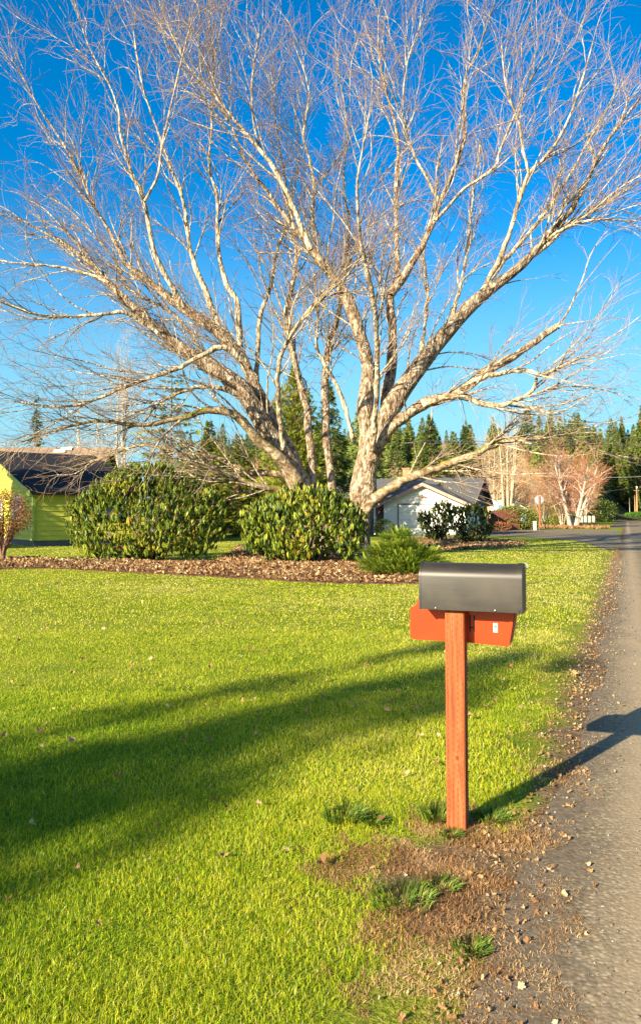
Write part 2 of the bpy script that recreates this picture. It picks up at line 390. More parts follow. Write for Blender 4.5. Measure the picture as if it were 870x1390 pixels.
# the wooded hill
def hill_z(x, y):
    x = np.asarray(x, float); y = np.asarray(y, float)
    s = lambda a, lo, hi: (lambda t: t*t*(3-2*t))(np.clip((a-lo)/(hi-lo), 0, 1))
    z = 20*s(y, 175, 330)*s(x, -95, -30)+8*s(y, 300, 480)*s(x, -120, 0)+6*s(x-0.2*y, 40, 120)*s(y, 190, 300)
    road = np.exp(-((x-ROADK*y-3)/9)**2)*(1-s(y, 300, 340))
    return z*(1-road)*(0.85+0.3*vnoise(x, y, 0.02, 4))-0.06
gx, gy = np.meshgrid(np.linspace(-260, 420, 90), np.linspace(165, 700, 70))
gz = hill_z(gx, gy); gz[0, :] = -1; gz[-1, :] = -1
n, m = gx.shape; idx = np.arange(n*m).reshape(n, m)
q = np.stack([idx[:-1, :-1], idx[:-1, 1:], idx[1:, 1:], idx[1:, :-1]], -1).reshape(-1, 4)
b = NB('hill_scrub'); co = b.coord(); c = b.ramp(b.noise(co, 0.12, 8, 0.7), [(0.35, (0.035,0.05,0.015)), (0.55, (0.10,0.09,0.03)), (0.72, (0.16,0.10,0.05))])
M_hill = b.done(b.pbr(c, 0.95, normal=b.bump(b.noise(co, 1.5, 6), 0.6), spec=0.1))
tagit(npmesh('hill', np.stack([gx, gy, gz], -1).reshape(-1, 3), [q], M_hill, smooth=True), kind='structure')

# ================================================================== MAILBOX
TH = math.radians(-20.5)
M_wood = None
b = NB('stained_post_wood'); co = b.coord(scale=(1,1,0.07)); g = b.noise(co, 55, 6, 0.6, 0.6); co2 = b.coord()
col = b.ramp(g, [(0.3, (0.17,0.038,0.011)), (0.5, (0.31,0.080,0.023)), (0.7, (0.42,0.135,0.045))])
col = b.mix(b.ramp(b.noise(co2, 2.4, 4), [(0.4, (0,0,0)), (0.75, (0.5,0.5,0.5))]), col, (0.38,0.065,0.018,1))
# knot
kd = b.n('ShaderNodeVectorMath', operation='DISTANCE'); mp = b.n('ShaderNodeMapping'); tc = b.n('ShaderNodeTexCoord'); b.l(tc.outputs['Object'], mp.inputs[0])
mp.inputs['Scale'].default_value = (1, 0, 0.8); b.l(mp.outputs[0], kd.inputs[0]); kd.inputs[1].default_value = (0.010, 0, 0.335*0.8)
rings = b.math('SINE', b.math('MULTIPLY', b.math('ADD', kd.outputs['Value'], b.math('MULTIPLY', g, 0.03)), 420))
kcol = b.mix(b.math('MULTIPLY', b.math('SUBTRACT', 0.011, kd.outputs['Value']), 200, True), b.ramp(rings, [(0.1, (0.36,0.085,0.022)), (0.9, (0.46,0.135,0.042))]), (0.17,0.030,0.010,1))
col = b.mix(b.math('MULTIPLY', b.math('SUBTRACT', b.math('ADD', 0.022, b.math('MULTIPLY', b.noise(co2, 30, 3), 0.022)), kd.outputs['Value']), 40, True), col, kcol)
M_post = b.done(b.pbr(col, 0.75, normal=b.bump(g, 0.002), spec=0.25))
M_incise = simple('incised_wood', (0.20,0.04,0.01), 0.9)
b = NB('black_enamelled_steel'); co = b.coord(scale=(1,1,1)); n1 = b.noise(b.coord(scale=(0.6,1,9)), 18, 5, 0.6); n2 = b.noise(co, 5, 4)
col = b.ramp(n1, [(0.3, (0.022,0.018,0.013)), (0.7, (0.034,0.028,0.020))])
col = b.mix(b.ramp(n2, [(0.5, (0,0,0)), (0.8, (0.5,0.5,0.5))]), col, (0.065,0.050,0.033,1))
M_black = b.done(b.pbr(col, b.ramp(n2, [(0.3, (0.36,)*3), (0.8, (0.46,)*3)]), 0.1, spec=0.45))
M_orange = simple('orange_plastic', (0.60,0.040,0.006), 0.28, bumpscale=3, bd=0.002, var=0.12, coat=0.35)
M_dark = simple('dark_slot', (0.012,0.01,0.01), 0.7)
M_zinc = simple('zinc_screw', (0.6,0.6,0.58), 0.35, 0.9)
M_white = simple('white_sticker', (0.8,0.8,0.78), 0.5); M_green = simple('green_dot', (0.03,0.55,0.08), 0.5)

mroot = empty('mailbox', (POST[0], POST[1], 0), TH, label='black metal mailbox over an orange newspaper box on one wooden post at the roadside', cat='mailbox')
# local axes: x along the box (towards the road), y away from the camera
hw = 0.0445; zt = 1.022
bm = bmesh.new(); nz = 40
box(bm, (0, 0, (zt-0.25)/2), (2*hw, 2*hw, zt+0.25))
o = bmobj('post', bm, M_post, mroot, bevel=0.004)
bm = bmesh.new()                                              # incising marks of the treated timber
for face in range(2):
    for i in range(36):
        for j in range(4):
            z = 0.03+i*0.0275+(j % 2)*0.0137+random.uniform(-.002, .002); a = -0.033+j*0.022+random.uniform(-.002, .002)
            if z > zt-0.02: continue
            if face == 0: box(bm, (a, -hw-0.0002, z), (0.0030, 0.0016, 0.015))
            else: box(bm, (hw+0.0002, a, z), (0.0016, 0.0030, 0.015))
bmobj('incision_marks', bm, M_incise, o)
L0, L1_, bz, bw, bh = -0.157, 0.305, 1.024, 0.083, 0.218       # box ends, bottom, half width, height
def prof(w, h, z0, n=14, infl=0.0):
    pts = [(-w-infl, z0-infl)]; rr = w+infl; zc = z0+h-w*0.78
    for i in range(n+1):
        t = math.pi-math.pi*i/n; pts.append((rr*math.cos(t), zc+(w*0.78+infl)*math.sin(t)))
    pts.append((w+infl, z0-infl)); return pts
bm = bmesh.new(); prism(bm, prof(bw, bh, bz), lambda u, v_, w: (w, u, v_), L0, L1_)
shell = bmobj('mailbox_shell', bm, M_black, mroot, smooth=False)
for p in shell.data.polygons: p.use_smooth = True
shell.data.set_sharp_from_angle(angle=math.radians(40))
def rim(name, w0, w1, infl, mat, parent):
    bm = bmesh.new(); prism(bm, prof(bw, bh, bz, infl=infl), lambda u, v_, w: (w, u, v_), w0, w1)
    o = bmobj(name, bm, mat, parent)
    for p in o.data.polygons: p.use_smooth = True
    o.data.set_sharp_from_angle(angle=math.radians(40))
    return o
rim('rear_rim', L0-0.003, L0+0.006, 0.0022, M_black, shell)
door = rim('door', L1_-0.012, L1_+0.012, 0.0045, M_black, shell)
bm = bmesh.new(); pts = []
for i in range(9):
    t = i/8*math.pi*1.15; pts.append((L1_+0.014+0.017*math.sin(t)*1.0, -0.0, bz+bh+0.004-0.013+0.013*math.cos(t)))
for i in range(8): cyl(bm, pts[i], pts[i+1], 0.0028, n=6)
bmobj('latch_hook', bm, M_zinc, shell, smooth=True)
bm = bmesh.new(); cyl(bm, (L1_-0.006, -bw-0.009, bz+0.012), (L1_-0.006, -bw, bz+0.012), 0.007, n=12); bmobj('hinge_pin', bm, M_black, shell)
for sx in (-0.08, 0.195):
    bm = bmesh.new(); cyl(bm, (sx, -bw-0.004, bz+0.008), (sx, -bw+0.001, bz+0.008), 0.0048, 0.0042, n=10); bmobj('screw', bm, M_zinc, shell, smooth=True)
for sx in (-0.035, 0.01, 0.12, 0.145):
    bm = bmesh.new(); cyl(bm, (sx, -bw-0.0006, bz+0.010), (sx, -bw+0.001, bz+0.010), 0.0030, n=8); bmobj('bolt_hole', bm, M_dark, shell)
# orange newspaper box on the far face of the post
yb = hw+0.075
b3 = lambda u, v_, w: (u, w, v_)
def tube_prof(dy, zl=0.0):                                    # side outline, opening slants back
    return [(-0.236, 0.868), (-0.236, 1.010), (-0.215, 1.022), (0.262, 1.020), (0.232, 0.858), (0.222, 0.850), (0.05, 0.858), (-0.215, 0.858)]
bm = bmesh.new(); prism(bm, tube_prof(0), b3, hw+0.004, hw+0.150)
nb_ = bmobj('newspaper_box', bm, M_orange, mroot, bevel=0.014, smooth=True); nb_.data.set_sharp_from_angle(angle=math.radians(50))
bm = bmesh.new(); prism(bm, [(0.255,1.026),(0.270,1.026),(0.240,0.852),(0.225,0.846)], b3, hw-0.001, hw+0.156)
bmobj('front_flange', bm, M_orange, nb_, bevel=0.002)
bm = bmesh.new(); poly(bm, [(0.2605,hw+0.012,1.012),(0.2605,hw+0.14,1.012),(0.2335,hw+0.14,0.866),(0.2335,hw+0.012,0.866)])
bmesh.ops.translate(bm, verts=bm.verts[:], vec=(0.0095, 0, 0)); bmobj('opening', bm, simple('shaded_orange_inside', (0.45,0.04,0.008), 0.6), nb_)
bm = bmesh.new(); prism(bm, [(-0.215,1.0235),(-0.06,1.0235),(-0.10,1.048),(-0.200,1.048)], b3, hw+0.02, hw+0.13); bmobj('top_ridge', bm, M_orange, nb_, bevel=0.006)
bm = bmesh.new()
for sx in (0.058, 0.078): box(bm, (sx, hw+0.0035, 0.950), (0.006, 0.003, 0.078)); 
for sx in (0.058,): box(bm, (sx+0.010, hw+0.0035, 0.93), (0.012, 0.003, 0.006))
bmobj('black_stripes', bm, M_dark, nb_)
bm = bmesh.new(); box(bm, (0.178, hw+0.0035, 0.935), (0.020, 0.0024, 0.042)); st_ = bmobj('sticker', bm, M_white, nb_)
bm = bmesh.new(); cyl(bm, (0.178, hw+0.0012, 0.941), (0.178, hw+0.0022, 0.941), 0.0075, n=14); bmobj('green_dot', bm, M_green, nb_)
# ================================================================== BIG BARE TREE
M_bark = mat_bark('flaking_bark', (0.055,0.032,0.019), (0.27,0.185,0.115), (0.60,0.51,0.36), 7)
M_branch = mat_bark('pale_branch_bark', (0.10,0.06,0.035), (0.38,0.29,0.18), (0.70,0.61,0.43), 5)
b = NB('mossy_bark'); co = b.coord(); geo = b.n('ShaderNodeNewGeometry'); sz = b.n('ShaderNodeSeparateXYZ'); b.l(geo.outputs['Normal'], sz.inputs[0])
n_ = b.noise(co, 5, 7, .7, .6); bc = b.ramp(n_, [(.35,(0.08,0.04,0.02)),(.5,(0.26,0.18,0.10)),(.65,(0.60,0.50,0.33))]); mc = b.ramp(b.noise(co, 14, 4), [(.3,(0.06,0.06,0.008)),(.7,(0.26,0.23,0.03))])
mk = b.math('MULTIPLY', b.math('ADD', b.math('SUBTRACT', b.noise(co, 1.6, 4), .56), b.math('MULTIPLY', sz.outputs[2], .16)), 9, True)
M_moss = b.done(b.pbr(b.mix(mk, bc, mc), .95, normal=b.bump(n_, .05), spec=.1)); MOSSY = (21, 28, 30, 31)
M_twig = simple('twig_bark', (0.31,0.235,0.155), 0.8, var=0.4)
TD = 28.0
tb = G(462, 755); TB = np.array([tb[0], TD, 0.0])
# main limbs read from the photograph: (x, y, half width) and how far the limb leans towards or away from us
LIMBS = [
 (0.0, [(436,745,19),(425,700,18),(405,655,17),(380,610,16),(353,566,15),(327,528,14),(302,507,13),(264,484,11.5),(221,454,10),(186,424,8),(162,397,6.5),(148,384,5),(121,356,4),(90,332,3),(52,311,2),(4,286,1.2)]),
 (1.5, [(432,720,12),(412,660,12),(395,618,12),(371,573,11.5),(350,532,11),(329,490,11),(309,463,11),(284,442,10),(250,418,9),(225,402,8),(200,380,6.5),(172,359,5),(152,318,3.6),(128,280,3),(107,232,2.3),(83,190,1.8),(50,140,1.3),(18,80,0.9)]),
 (2.5, [(309,463,6),(290,425,6),(276,387,5.5),(259,342,4.6),(248,270,3.4),(231,225,2.6),(215,180,2),(192,110,1.5),(180,30,1)]),
 (-1.5,[(250,418,5.5),(234,390,5),(210,342,4.4),(197,273,3.4),(183,242,2.6),(165,190,2.2),(157,135,1.6),(120,60,1.1),(101,0,.8)]),
 (-2.5,[(197,273,2.6),(214,239,2.2),(221,194,1.7),(240,110,1.3),(260,30,.9)]),
 (0.5, [(325,470,6),(322,411,5.2),(309,387,4.6),(297,342,4),(295,266,3),(284,232,2.3),(287,180,1.9),(291,90,1.4),(305,10,.9)]),
 (3.5, [(348,518,5),(350,476,4.8),(353,432,4.5),(367,390,3.8),(374,350,3),(392,290,2.2),(405,220,1.6),(400,140,1.1)]),
 (3.0, [(432,730,8),(425,660,7.5),(421,600,7),(416,560,6.6),(409,525,6.4),(398,487,6.2),(388,432,5.5),(391,412,5),(398,387,5),(402,345,4),(398,311,3.2),(388,250,2.2),(375,170,1.5),(372,90,1)]),
 (5.0, [(452,730,8),(449,656,7),(443,587,6.8),(441,518,6.4),(446,466,6),(457,438,5.6),(464,400,5.5),(471,335,4),(474,300,3.2),(466,250,2.4),(471,170,1.7),(457,90,1.1)]),
 (1.0, [(487,750,23),(489,700,22),(493,656,20),(498,604,15),(496,552,13.5),(498,500,12.5),(488,456,11),(474,411,9.5),(455,379,8.5),(443,366,8),(422,339,6.5),(395,304,5),(367,266,3.6),(347,239,2.8),(329,211,2.2),(319,180,1.8),(290,120,1.3),(270,50,.9)]),
 (-1.0,[(422,339,5.5),(398,282,4.4),(391,263,4.0),(367,221,3.6),(333,180,3),(320,165,2.6),(290,128,2.1),(255,90,1.7),(222,20,1.1)]),
 (-0.2,[(367,221,2.3),(348,185,2),(342,118,1.6),(352,40,1.1)]),
 (2.5, [(435,350,5),(429,335,4.6),(424,300,3.9),(426,249,3.4),(419,214,3),(412,180,2.4),(419,120,1.8),(396,50,1.1)]),
 (3.5, [(497,650,13),(508,600,12),(520,560,11),(527,528,10),(534,465,9),(530,420,8.5),(530,398,8),(541,378,6),(538,317,5),(537,258,4.2),(540,190,3.4),(527,135,2.6),(514,75,1.9),(514,5,1.1)]),
 (1.5, [(530,400,7.5),(555,364,6.5),(585,309,5.5),(596,275,4.8),(623,211,3.6),(630,180,3),(630,110,2.2),(650,65,1.6),(672,0,1)]),
 (2.5, [(596,275,3.6),(575,235,3),(564,215,2.7),(547,164,2.1),(552,90,1.6),(575,20,1)]),
 (-0.5,[(590,300,3.6),(606,283,3.2),(628,258,2.8),(670,228,2.3),(679,202,2),(705,140,1.5),(740,70,1)]),
 (0.0, [(492,690,17),(500,640,17),(509,594,16.5),(526,560,16),(553,518,15),(585,475,14),(612,444,13),(645,410,11),(670,389,9.5),(713,355,7.5),(751,313,5.5),(781,275,4.4),(815,206,3),(844,164,2.1),(872,128,1.5)]),
 (-3.0,[(505,625,10),(521,593,10),(542,571,9.5),(575,548,9),(602,540,8.5),(628,527,7.5),(662,503,6.5),(700,482,6),(730,460,5.5),(757,442,4.5)]),
 (-4.2,[(640,518,4.5),(679,506,4),(715,503,3.4),(738,508,2.8),(776,490,1.8),(800,484,1)]),
 (-4.0,[(575,549,6),(600,540,5.5),(628,537,5),(655,548,4.6),(679,550,4.2),(704,542,3.6),(722,530,3),(728,512,2)]),
 (-2.0,[(490,700,11),(510,676,9),(555,648,7),(606,631,6.4),(649,614,5.4),(670,601,4.6),(696,597,4),(730,593,3.5),(770,590,1.5)]),
 (-1.8,[(670,389,6),(660,380,5.5),(676,358,5),(686,330,4.4),(704,275,3.6),(717,236,3),(738,215,2.6),(764,177,2.2),(783,130,1.8),(805,55,1.1)]),
 (-2.6,[(717,236,2.3),(708,194,2),(704,168,1.7),(687,120,1.4),(680,60,.9)]),
 (2.5, [(645,410,6.5),(668,375,5.5),(705,330,4.5),(738,292,3.6),(772,238,2.7),(805,180,2),(838,118,1.3)]),
 (1.5, [(713,355,4.5),(745,330,3.8),(772,305,3.1),(810,283,2.3),(868,246,1.2)]),
 (-3.0,[(742,325,3.2),(772,307,2.6),(812,298,2),(862,300,1.1)]),
 (3.0, [(600,462,5),(618,415,4.2),(632,350,3.2),(640,280,2.2),(652,190,1.4)]),
 (-3.0,[(405,655,9),(388,628,8.5),(353,601,7.5),(336,577,7),(316,563,6.5),(284,556,6),(250,566,5),(193,577,3.8),(138,571,2.8),(90,580,1.8),(30,600,1)]),
 (-3.5,[(330,490,5),(300,471,4.6),(241,501,4),(186,518,3.2),(148,535,2.7),(110,549,2.2),(72,552,1.7),(20,545,1)]),
 (2.0, [(425,668,7),(381,644,6.5),(333,639,5.5),(295,621,4.5),(241,614,3.5),(193,604,2.8),(150,618,2),(98,634,1.1)]),
 (-3.5,[(410,680,7),(388,668,6),(343,657,5.5),(302,642,4.5),(262,628,3),(240,610,2)]),
 (-2.0,[(322,535,4.5),(286,525,4),(245,532,3.4),(214,549,2.6),(197,572,1.7)]),
 (-2.8,[(215,452,3.4),(172,425,3),(131,428,2.5),(86,430,2),(45,425,1.5),(2,408,1)]),
 (2.8, [(290,500,4.5),(248,439,4),(224,418,3.6),(193,404,3),(172,388,2.6),(150,345,2),(100,290,1.4),(60,262,.9)]),
 (-2.2,[(148,384,3),(120,372,2.5),(80,362,2),(30,358,1.3),(-20,350,.9)]),
 (3.2, [(480,600,5),(470,560,4.4),(455,520,3.8),(430,470,3),(432,420,2.4),(425,370,1.8)]),
 (4.0, [(560,520,5),(572,470,4.2),(580,400,3.4),(575,340,2.6),(590,270,1.8),(600,190,1.2)]),
 (-4.5,[(505,610,6),(510,540,5),(512,470,4.2),(505,400,3.4),(490,330,2.6),(485,250,1.8),(500,160,1.2)]),
 (-4.0,[(385,610,5),(378,540,4.4),(382,480,3.8),(420,420,3),(440,400,2.6),(470,375,2),(500,330,1.4)]),
]
tree = empty('bare_tree', tuple(TB), label='huge leafless multi-stemmed tree with spreading flaky limbs behind the shrubs', cat='tree')
thick = []; pxm = F/TD
for dz, pts in LIMBS:
    p3 = []; ln = sum(math.hypot(pts[i+1][0]-pts[i][0], pts[i+1][1]-pts[i][1]) for i in range(len(pts)-1)); s = 0; rr = []
    first = math.hypot(pts[0][0]-462, pts[0][1]-720)/420.0
    for i, (x, y, r) in enumerate(pts):
        if i: s += math.hypot(x-pts[i-1][0], y-pts[i-1][1])
        # the further from the root along the tree, the further it leans
        f = min(1.0, math.hypot(x-462, y-690)/430.0)
        p3.append(P(x, y, TD+dz*f*1.25)); rr.append(r/pxm*(0.82 if r > 6 else 0.74))
    thick.append((p3, rr))
PN = 30
ap = []; ar = []
for p3, rr in thick:
    a, r = resample(p3, rr, PN); ap.append(a); ar.append(r)
ap = np.array(ap); ar = np.array(ar)
# slight irregularity of the limbs
wig = RNG.normal(size=ap.shape)*0.022*np.minimum(1, ar[..., None]*8); wig[:, 0] = 0; wig[:, -1] = 0
ap_d = ap+wig; ar_d = ar*(1+0.10*RNG.normal(size=ar.shape))
for k, (i, dn) in enumerate([(i, 14 if ar[i, 0] > 0.2 else 9) for i in range(len(ap))]):
    pts2, r2 = ap_d[i:i+1], ar_d[i:i+1]
    o = tube_obj('limb', [(pts2-TB, r2, dn)], M_moss if i in MOSSY else M_bark if ar[i, 0] > 0.15 else M_branch, tree)
# root flare
fl = []
for a in range(9):
    an = a/9*2*math.pi+0.3; c = TB+np.array([0.0, 0, 0]); r0 = 0.62
    p = [c+np.array([math.cos(an)*(r0+0.75), math.sin(an)*(r0+0.55), -0.1]), c+np.array([math.cos(an)*(r0+0.15), math.sin(an)*(r0+0.1), 0.12]), c+np.array([math.cos(an)*r0*0.7, math.sin(an)*r0*0.6, 0.6]), c+np.array([math.cos(an)*r0*0.75, math.sin(an)*r0*0.4, 1.6])]
    q_, r_ = resample(p, [0.08, 0.22, 0.3, 0.22], 10); fl.append((q_, r_))
tube_obj('trunk', [(np.array([f[0] for f in fl])-TB, np.array([f[1] for f in fl]), 10)], M_bark, tree)

CTR = np.array([TB[0]+0.3, TD, 1.5])
g1p, g1r = grow(ap, ar, 0.43, 0.25, (2.0, 5.6), (14, 38), 0.5, 0.042, 0.009, 14, 0.15, 0.03, CTR, 0.13, ends=False)
g2p, g2r = grow(g1p, g1r, 0.42, 0.12, (0.8, 2.5), (15, 42), 0.62, 0.017, 0.0052, 8, 0.20, 0.05, CTR, 0.12, ends=True)
g2bp, g2br = grow(ap, ar, 0.55, 0.25, (0.8, 2.4), (25, 65), 0.4, 0.018, 0.0065, 8, 0.34, 0.08, CTR, 0.05, ends=True)
g2p = np.concatenate([g2p, g2bp]); g2r = np.concatenate([g2r, g2br])
g3p, g3r = grow(g2p, g2r, 0.38, 0.15, (0.25, 0.9), (20, 55), 0.7, 0.008, 0.0042, 5, 0.28, 0.1, CTR, 0.15, ends=True)
keep = lambda p: p[:, 0, 2] > 0.9
k1 = keep(g1p); k2 = keep(g2p); k3 = keep(g3p)
tube_obj('branches', [(g1p[k1]-TB, g1r[k1], 5)], M_branch, tree)
tube_obj('crown', [(g2p[k2]-TB, g2r[k2], 3)], M_twig, tree)
tube_obj('twigs', [(g3p[k3]-TB, g3r[k3], 3)], simple('red_brown_twig_tips', (0.24,0.135,0.085), 0.8, var=0.4), tree)
print('twigs', len(g1p), len(g2p), len(g3p))

# ================================================================== LEAFY SHRUBS
def leaf_proto(L=0.13, Wd=0.036, droop=0.5):
    # a folded, slightly curled blade along +x, tip hanging
    xs = [0, 0.35, 0.75, 1.0]; v = []
    for t in xs:
        z = -droop*L*t*t*0.5; w = Wd*[0.25, 1.0, 0.75, 0.05][xs.index(t)]/2
        v += [(L*t, -w, z+0.25*w), (L*t, 0, z-0.12*w), (L*t, w, z+0.25*w)]
    f = []
    for i in range(3):
        a = i*3; f += [(a, a+1, a+4, a+3), (a+1, a+2, a+5, a+4)]
    return np.array(v), np.array(f)
def rosette(n=8, L=0.13, Wd=0.036, down=55):
    V = []; Fs = []; R = []; off = 0
    for i in range(n):
        v, f = leaf_proto(L*random.uniform(.8, 1.15), Wd, 0.6)
        a = i/n*2*math.pi+random.uniform(-.25, .25); e = math.radians(random.gauss(down, 16))
        M = np.array((Matrix.Rotation(a, 3, 'Z') @ Matrix.Rotation(e, 3, 'Y') @ Matrix.Rotation(random.uniform(-.5, .5), 3, 'X')))
        v = v @ M.T; V.append(v); Fs.append(f+off); off += len(v); R.append(np.full(len(v), random.uniform(-.22, .22)))
    # bud in the middle
    bv = np.array([(0.007,0,0),(0,0.007,0),(-0.007,0,0),(0,-0.007,0),(0,0,0.035)]); V.append(bv); R.append(np.full(5, 0.75))
    tri = np.array([(0,1,4),(1,2,4),(2,3,4),(3,0,4)])+off
    return np.concatenate(V), [np.concatenate(Fs), tri], np.concatenate(R)
def blob_points(lobes, n, depth=0.25, gaps=False):
    """points on the skin of a union of ellipsoids (cx,cy,cz,rx,ry,rz), with outward normals"""
    P_ = []; Nn = []; lob = np.array(lobes, float); area = lob[:, 3]*lob[:, 5]+lob[:, 4]*lob[:, 5]+lob[:, 3]*lob[:, 4]
    ch = RNG.choice(len(lob), size=n*2, p=area/area.sum()); d = norm(RNG.normal(size=(n*2, 3)))
    s = 1-depth*RNG.random(n*2)**1.6+0.06*RNG.normal(size=n*2)+0.10*(RNG.random(n*2) < .12)*RNG.random(n*2)
    p = lob[ch, :3]+d*lob[ch, 3:]*s[:, None]; nn = norm(d/lob[ch, 3:])
    nz_ = vnoise(p[:, 0]+p[:, 2]*.6+7, p[:, 1]*.7+p[:, 2], 1.6, 12)+.5*vnoise(p[:, 0]-p[:, 2], p[:, 1]+p[:, 2]*.5+3, 4.2, 13)
    cen = lob[ch, :3]; p = cen+(p-cen)*(0.86+0.24*nz_)[:, None] if gaps else p
    ok = p[:, 2] > 0.05
    if gaps: ok &= nz_ > 0.42
    for i, l in enumerate(lob):
        q = ((p-l[:3])/l[3:]); ok &= ~((ch != i) & ((q**2).sum(1) < 0.62))
    return p[ok][:n], nn[ok][:n]
LEAF_RH = mat_leaf('rhododendron_leaf', [(0.0,(0.03,0.06,0.008)),(0.3,(0.085,0.145,0.012)),(0.55,(0.20,0.26,0.018)),(0.8,(0.38,0.40,0.03)),(1.0,(0.55,0.30,0.04))], 0.42, 0.28, 0.35)
LEAF_DK = mat_leaf('dark_rhododendron_leaf', [(0.0,(0.008,0.018,0.005)),(0.5,(0.025,0.045,0.008)),(0.85,(0.14,0.19,0.02)),(1.0,(0.34,0.34,0.05))], 0.42, 0.15, 0.35)
M_stem = simple('shrub_stem', (0.16,0.10,0.06), 0.9, var=0.3, bumpscale=20, bd=0.01)
def rhodo(name, base, lobes, n, label, cat='shrub', L=0.14, leafmat=None, group=None, down=66, nst=14, nvar=3):
    root = empty(name, base, label=label, cat=cat, group=group)
    parts = []; p, nn = blob_points(lobes, n, 0.32, True)
    up = norm(nn*0.38+np.array([0, 0, 1.0])+0.16*RNG.normal(size=nn.shape)); R = frames(up)
    k = RNG.integers(0, nvar, len(p)); clump = vnoise(p[:, 0]*1.0+p[:, 2], p[:, 1]+p[:, 2]*0.7, 1.7, 3)
    for j in range(nvar):
        v, f, r = rosette(7+j, L, L*0.25, down); m = k == j
        parts.append(scatter(v, f, p[m], R[m], 0.6+0.7*RNG.random(m.sum()), 0.07+0.55*RNG.random(m.sum())+0.34*clump[m], r))
    v, fs, rr = merge(parts); npmesh('foliage', v, fs, leafmat or LEAF_RH, root, rr)
    st = []
    lo = np.array(lobes); c = lo[:, :3].mean(0)
    for i in range(nst):
        l = lo[i % len(lo)]; e = l[:3]+norm(RNG.normal(size=3))*l[3:]*0.6; e[2] = max(e[2], 0.5)
        s = np.array([c[0]*0.4+l[0]*0.25+random.uniform(-.2,.2), c[1]*0.4+random.uniform(-.2,.2), -0.05])
        q_, r_ = resample([s, s*0.55+e*0.3+np.array([0,0,0.15]), e*0.75+s*0.2, e], [0.05, 0.038, 0.024, 0.01], 10); st.append((q_, r_))
    sp_ = np.array([s[0] for s in st]); sr = np.array([s[1] for s in st])
    g, gr = grow(sp_, sr, 0.22, 0.3, (0.4, 1.0), (20, 55), 0.6, 0.02, 0.005, 6, 0.3, 0.3)
    tube_obj('stems', [(sp_, sr, 6), (g, gr, 4)], M_stem, root)
    return root
def rel(base, items): return items
b1 = tuple(G(200, 760)); 
rhodo('rhododendron', b1, [(0,0,1.6,2.1,1.5,1.45),(-1.55,.1,1.2,1.1,1.1,1.05),(1.5,0,1.35,1.05,1.1,1.15),(0.0,.1,2.35,1.3,1.1,0.95),(-.9,-.5,.95,1.2,.9,.75),(.9,-.6,1.0,1.0,.9,.8),(-0.9,.1,2.0,1.1,1.0,.85),(1.0,.1,2.05,1.0,1.0,.85),(-.1,-.9,1.3,1.1,.7,.9),(-2.2,0,1.7,.5,.6,.45),(2.1,0,2.0,.45,.6,.4),(.5,0,3.0,.5,.6,.3),(-.7,0,2.85,.5,.5,.3)], 3300,
      'big rounded rhododendron with drooping leaves in front of the yellow-green house', L=0.19)
b2 = tuple(G(412, 764))
rhodo('rhododendron', b2, [(0,0,1.25,1.5,1.2,1.05),(-1.15,.1,1.2,.85,.9,.85),(1.15,.1,1.25,.8,.9,.85),(-.2,-.5,.8,1.0,.8,.55),(.4,0,1.75,1.0,.9,.65),(-.6,0,1.65,.9,.9,.6),(-1.5,-.1,.95,.5,.6,.5),(1.3,-.2,.8,.6,.7,.55)], 1950,
      'wide low rhododendron right at the foot of the big bare tree', L=0.19)
# dark rhododendron thicket beside the white house
b3_ = tuple(G(622, 738))
rhodo('rhododendron', tuple(G(596, 736)), [(0,0,1.15,.75,.8,.85),(-.35,0,.95,.6,.7,.6),(.3,.1,1.75,.6,.6,.55),(-.75,0,1.35,.45,.5,.4)], 620, 'dark open rhododendron with crooked pale stems in front of the white garage', L=0.17, leafmat=LEAF_DK)
rhodo('rhododendron', tuple(G(640, 738)), [(0,0,1.15,.85,.9,.95),(.55,0,1.2,.6,.7,.75),(-.5,0,1.35,.7,.7,.7),(.1,.1,.5,.85,.8,.5)], 900, 'dark bushy rhododendron at the right edge of the white house', L=0.17, leafmat=LEAF_DK)

# yellow-green juniper in front of the tree
def spray_proto(L=0.34):
    V = []; Fs = []; R = []; off = 0
    def blade(o, d, l, w, r):
        nonlocal off
        d = np.array(d)/np.linalg.norm(d); s = np.cross(d, (0, 0, 1)); s = s/np.linalg.norm(s); o = np.array(o)
        V.extend([o-s*w*.4, o+d*l*.5-s*w+np.array([0,0,w*.5]), o+d*l, o+d*l*.5+s*w+np.array([0,0,w*.5]), o+s*w*.4])
        Fs.extend([(off, off+1, off+3, off+4)]); T.append((off+1, off+2, off+3)); R.extend([r]*5); off += 5
    T = []
    for i in range(9):
        t = i/8; c = (L*t, 0, 0.06*t)
        for s in (-1, 1):
            blade(c, (1, s*random.uniform(.6, 1.1), random.uniform(-.1, .5)), L*0.34*(1.1-t*0.7), 0.010, random.uniform(-.15, .15)+0.25*t)
        blade(c, (1, random.uniform(-.2,.2), random.uniform(.3, .9)), L*0.25, 0.010, 0.2*t)
    return np.array(V), [np.array(Fs), np.array(T)], np.array(R)
LEAF_J = mat_leaf('juniper_scale', [(0.0,(0.02,0.045,0.006)),(0.4,(0.09,0.15,0.012)),(0.75,(0.24,0.33,0.025)),(1.0,(0.40,0.44,0.05))], 0.6, 0.2, 0.3)
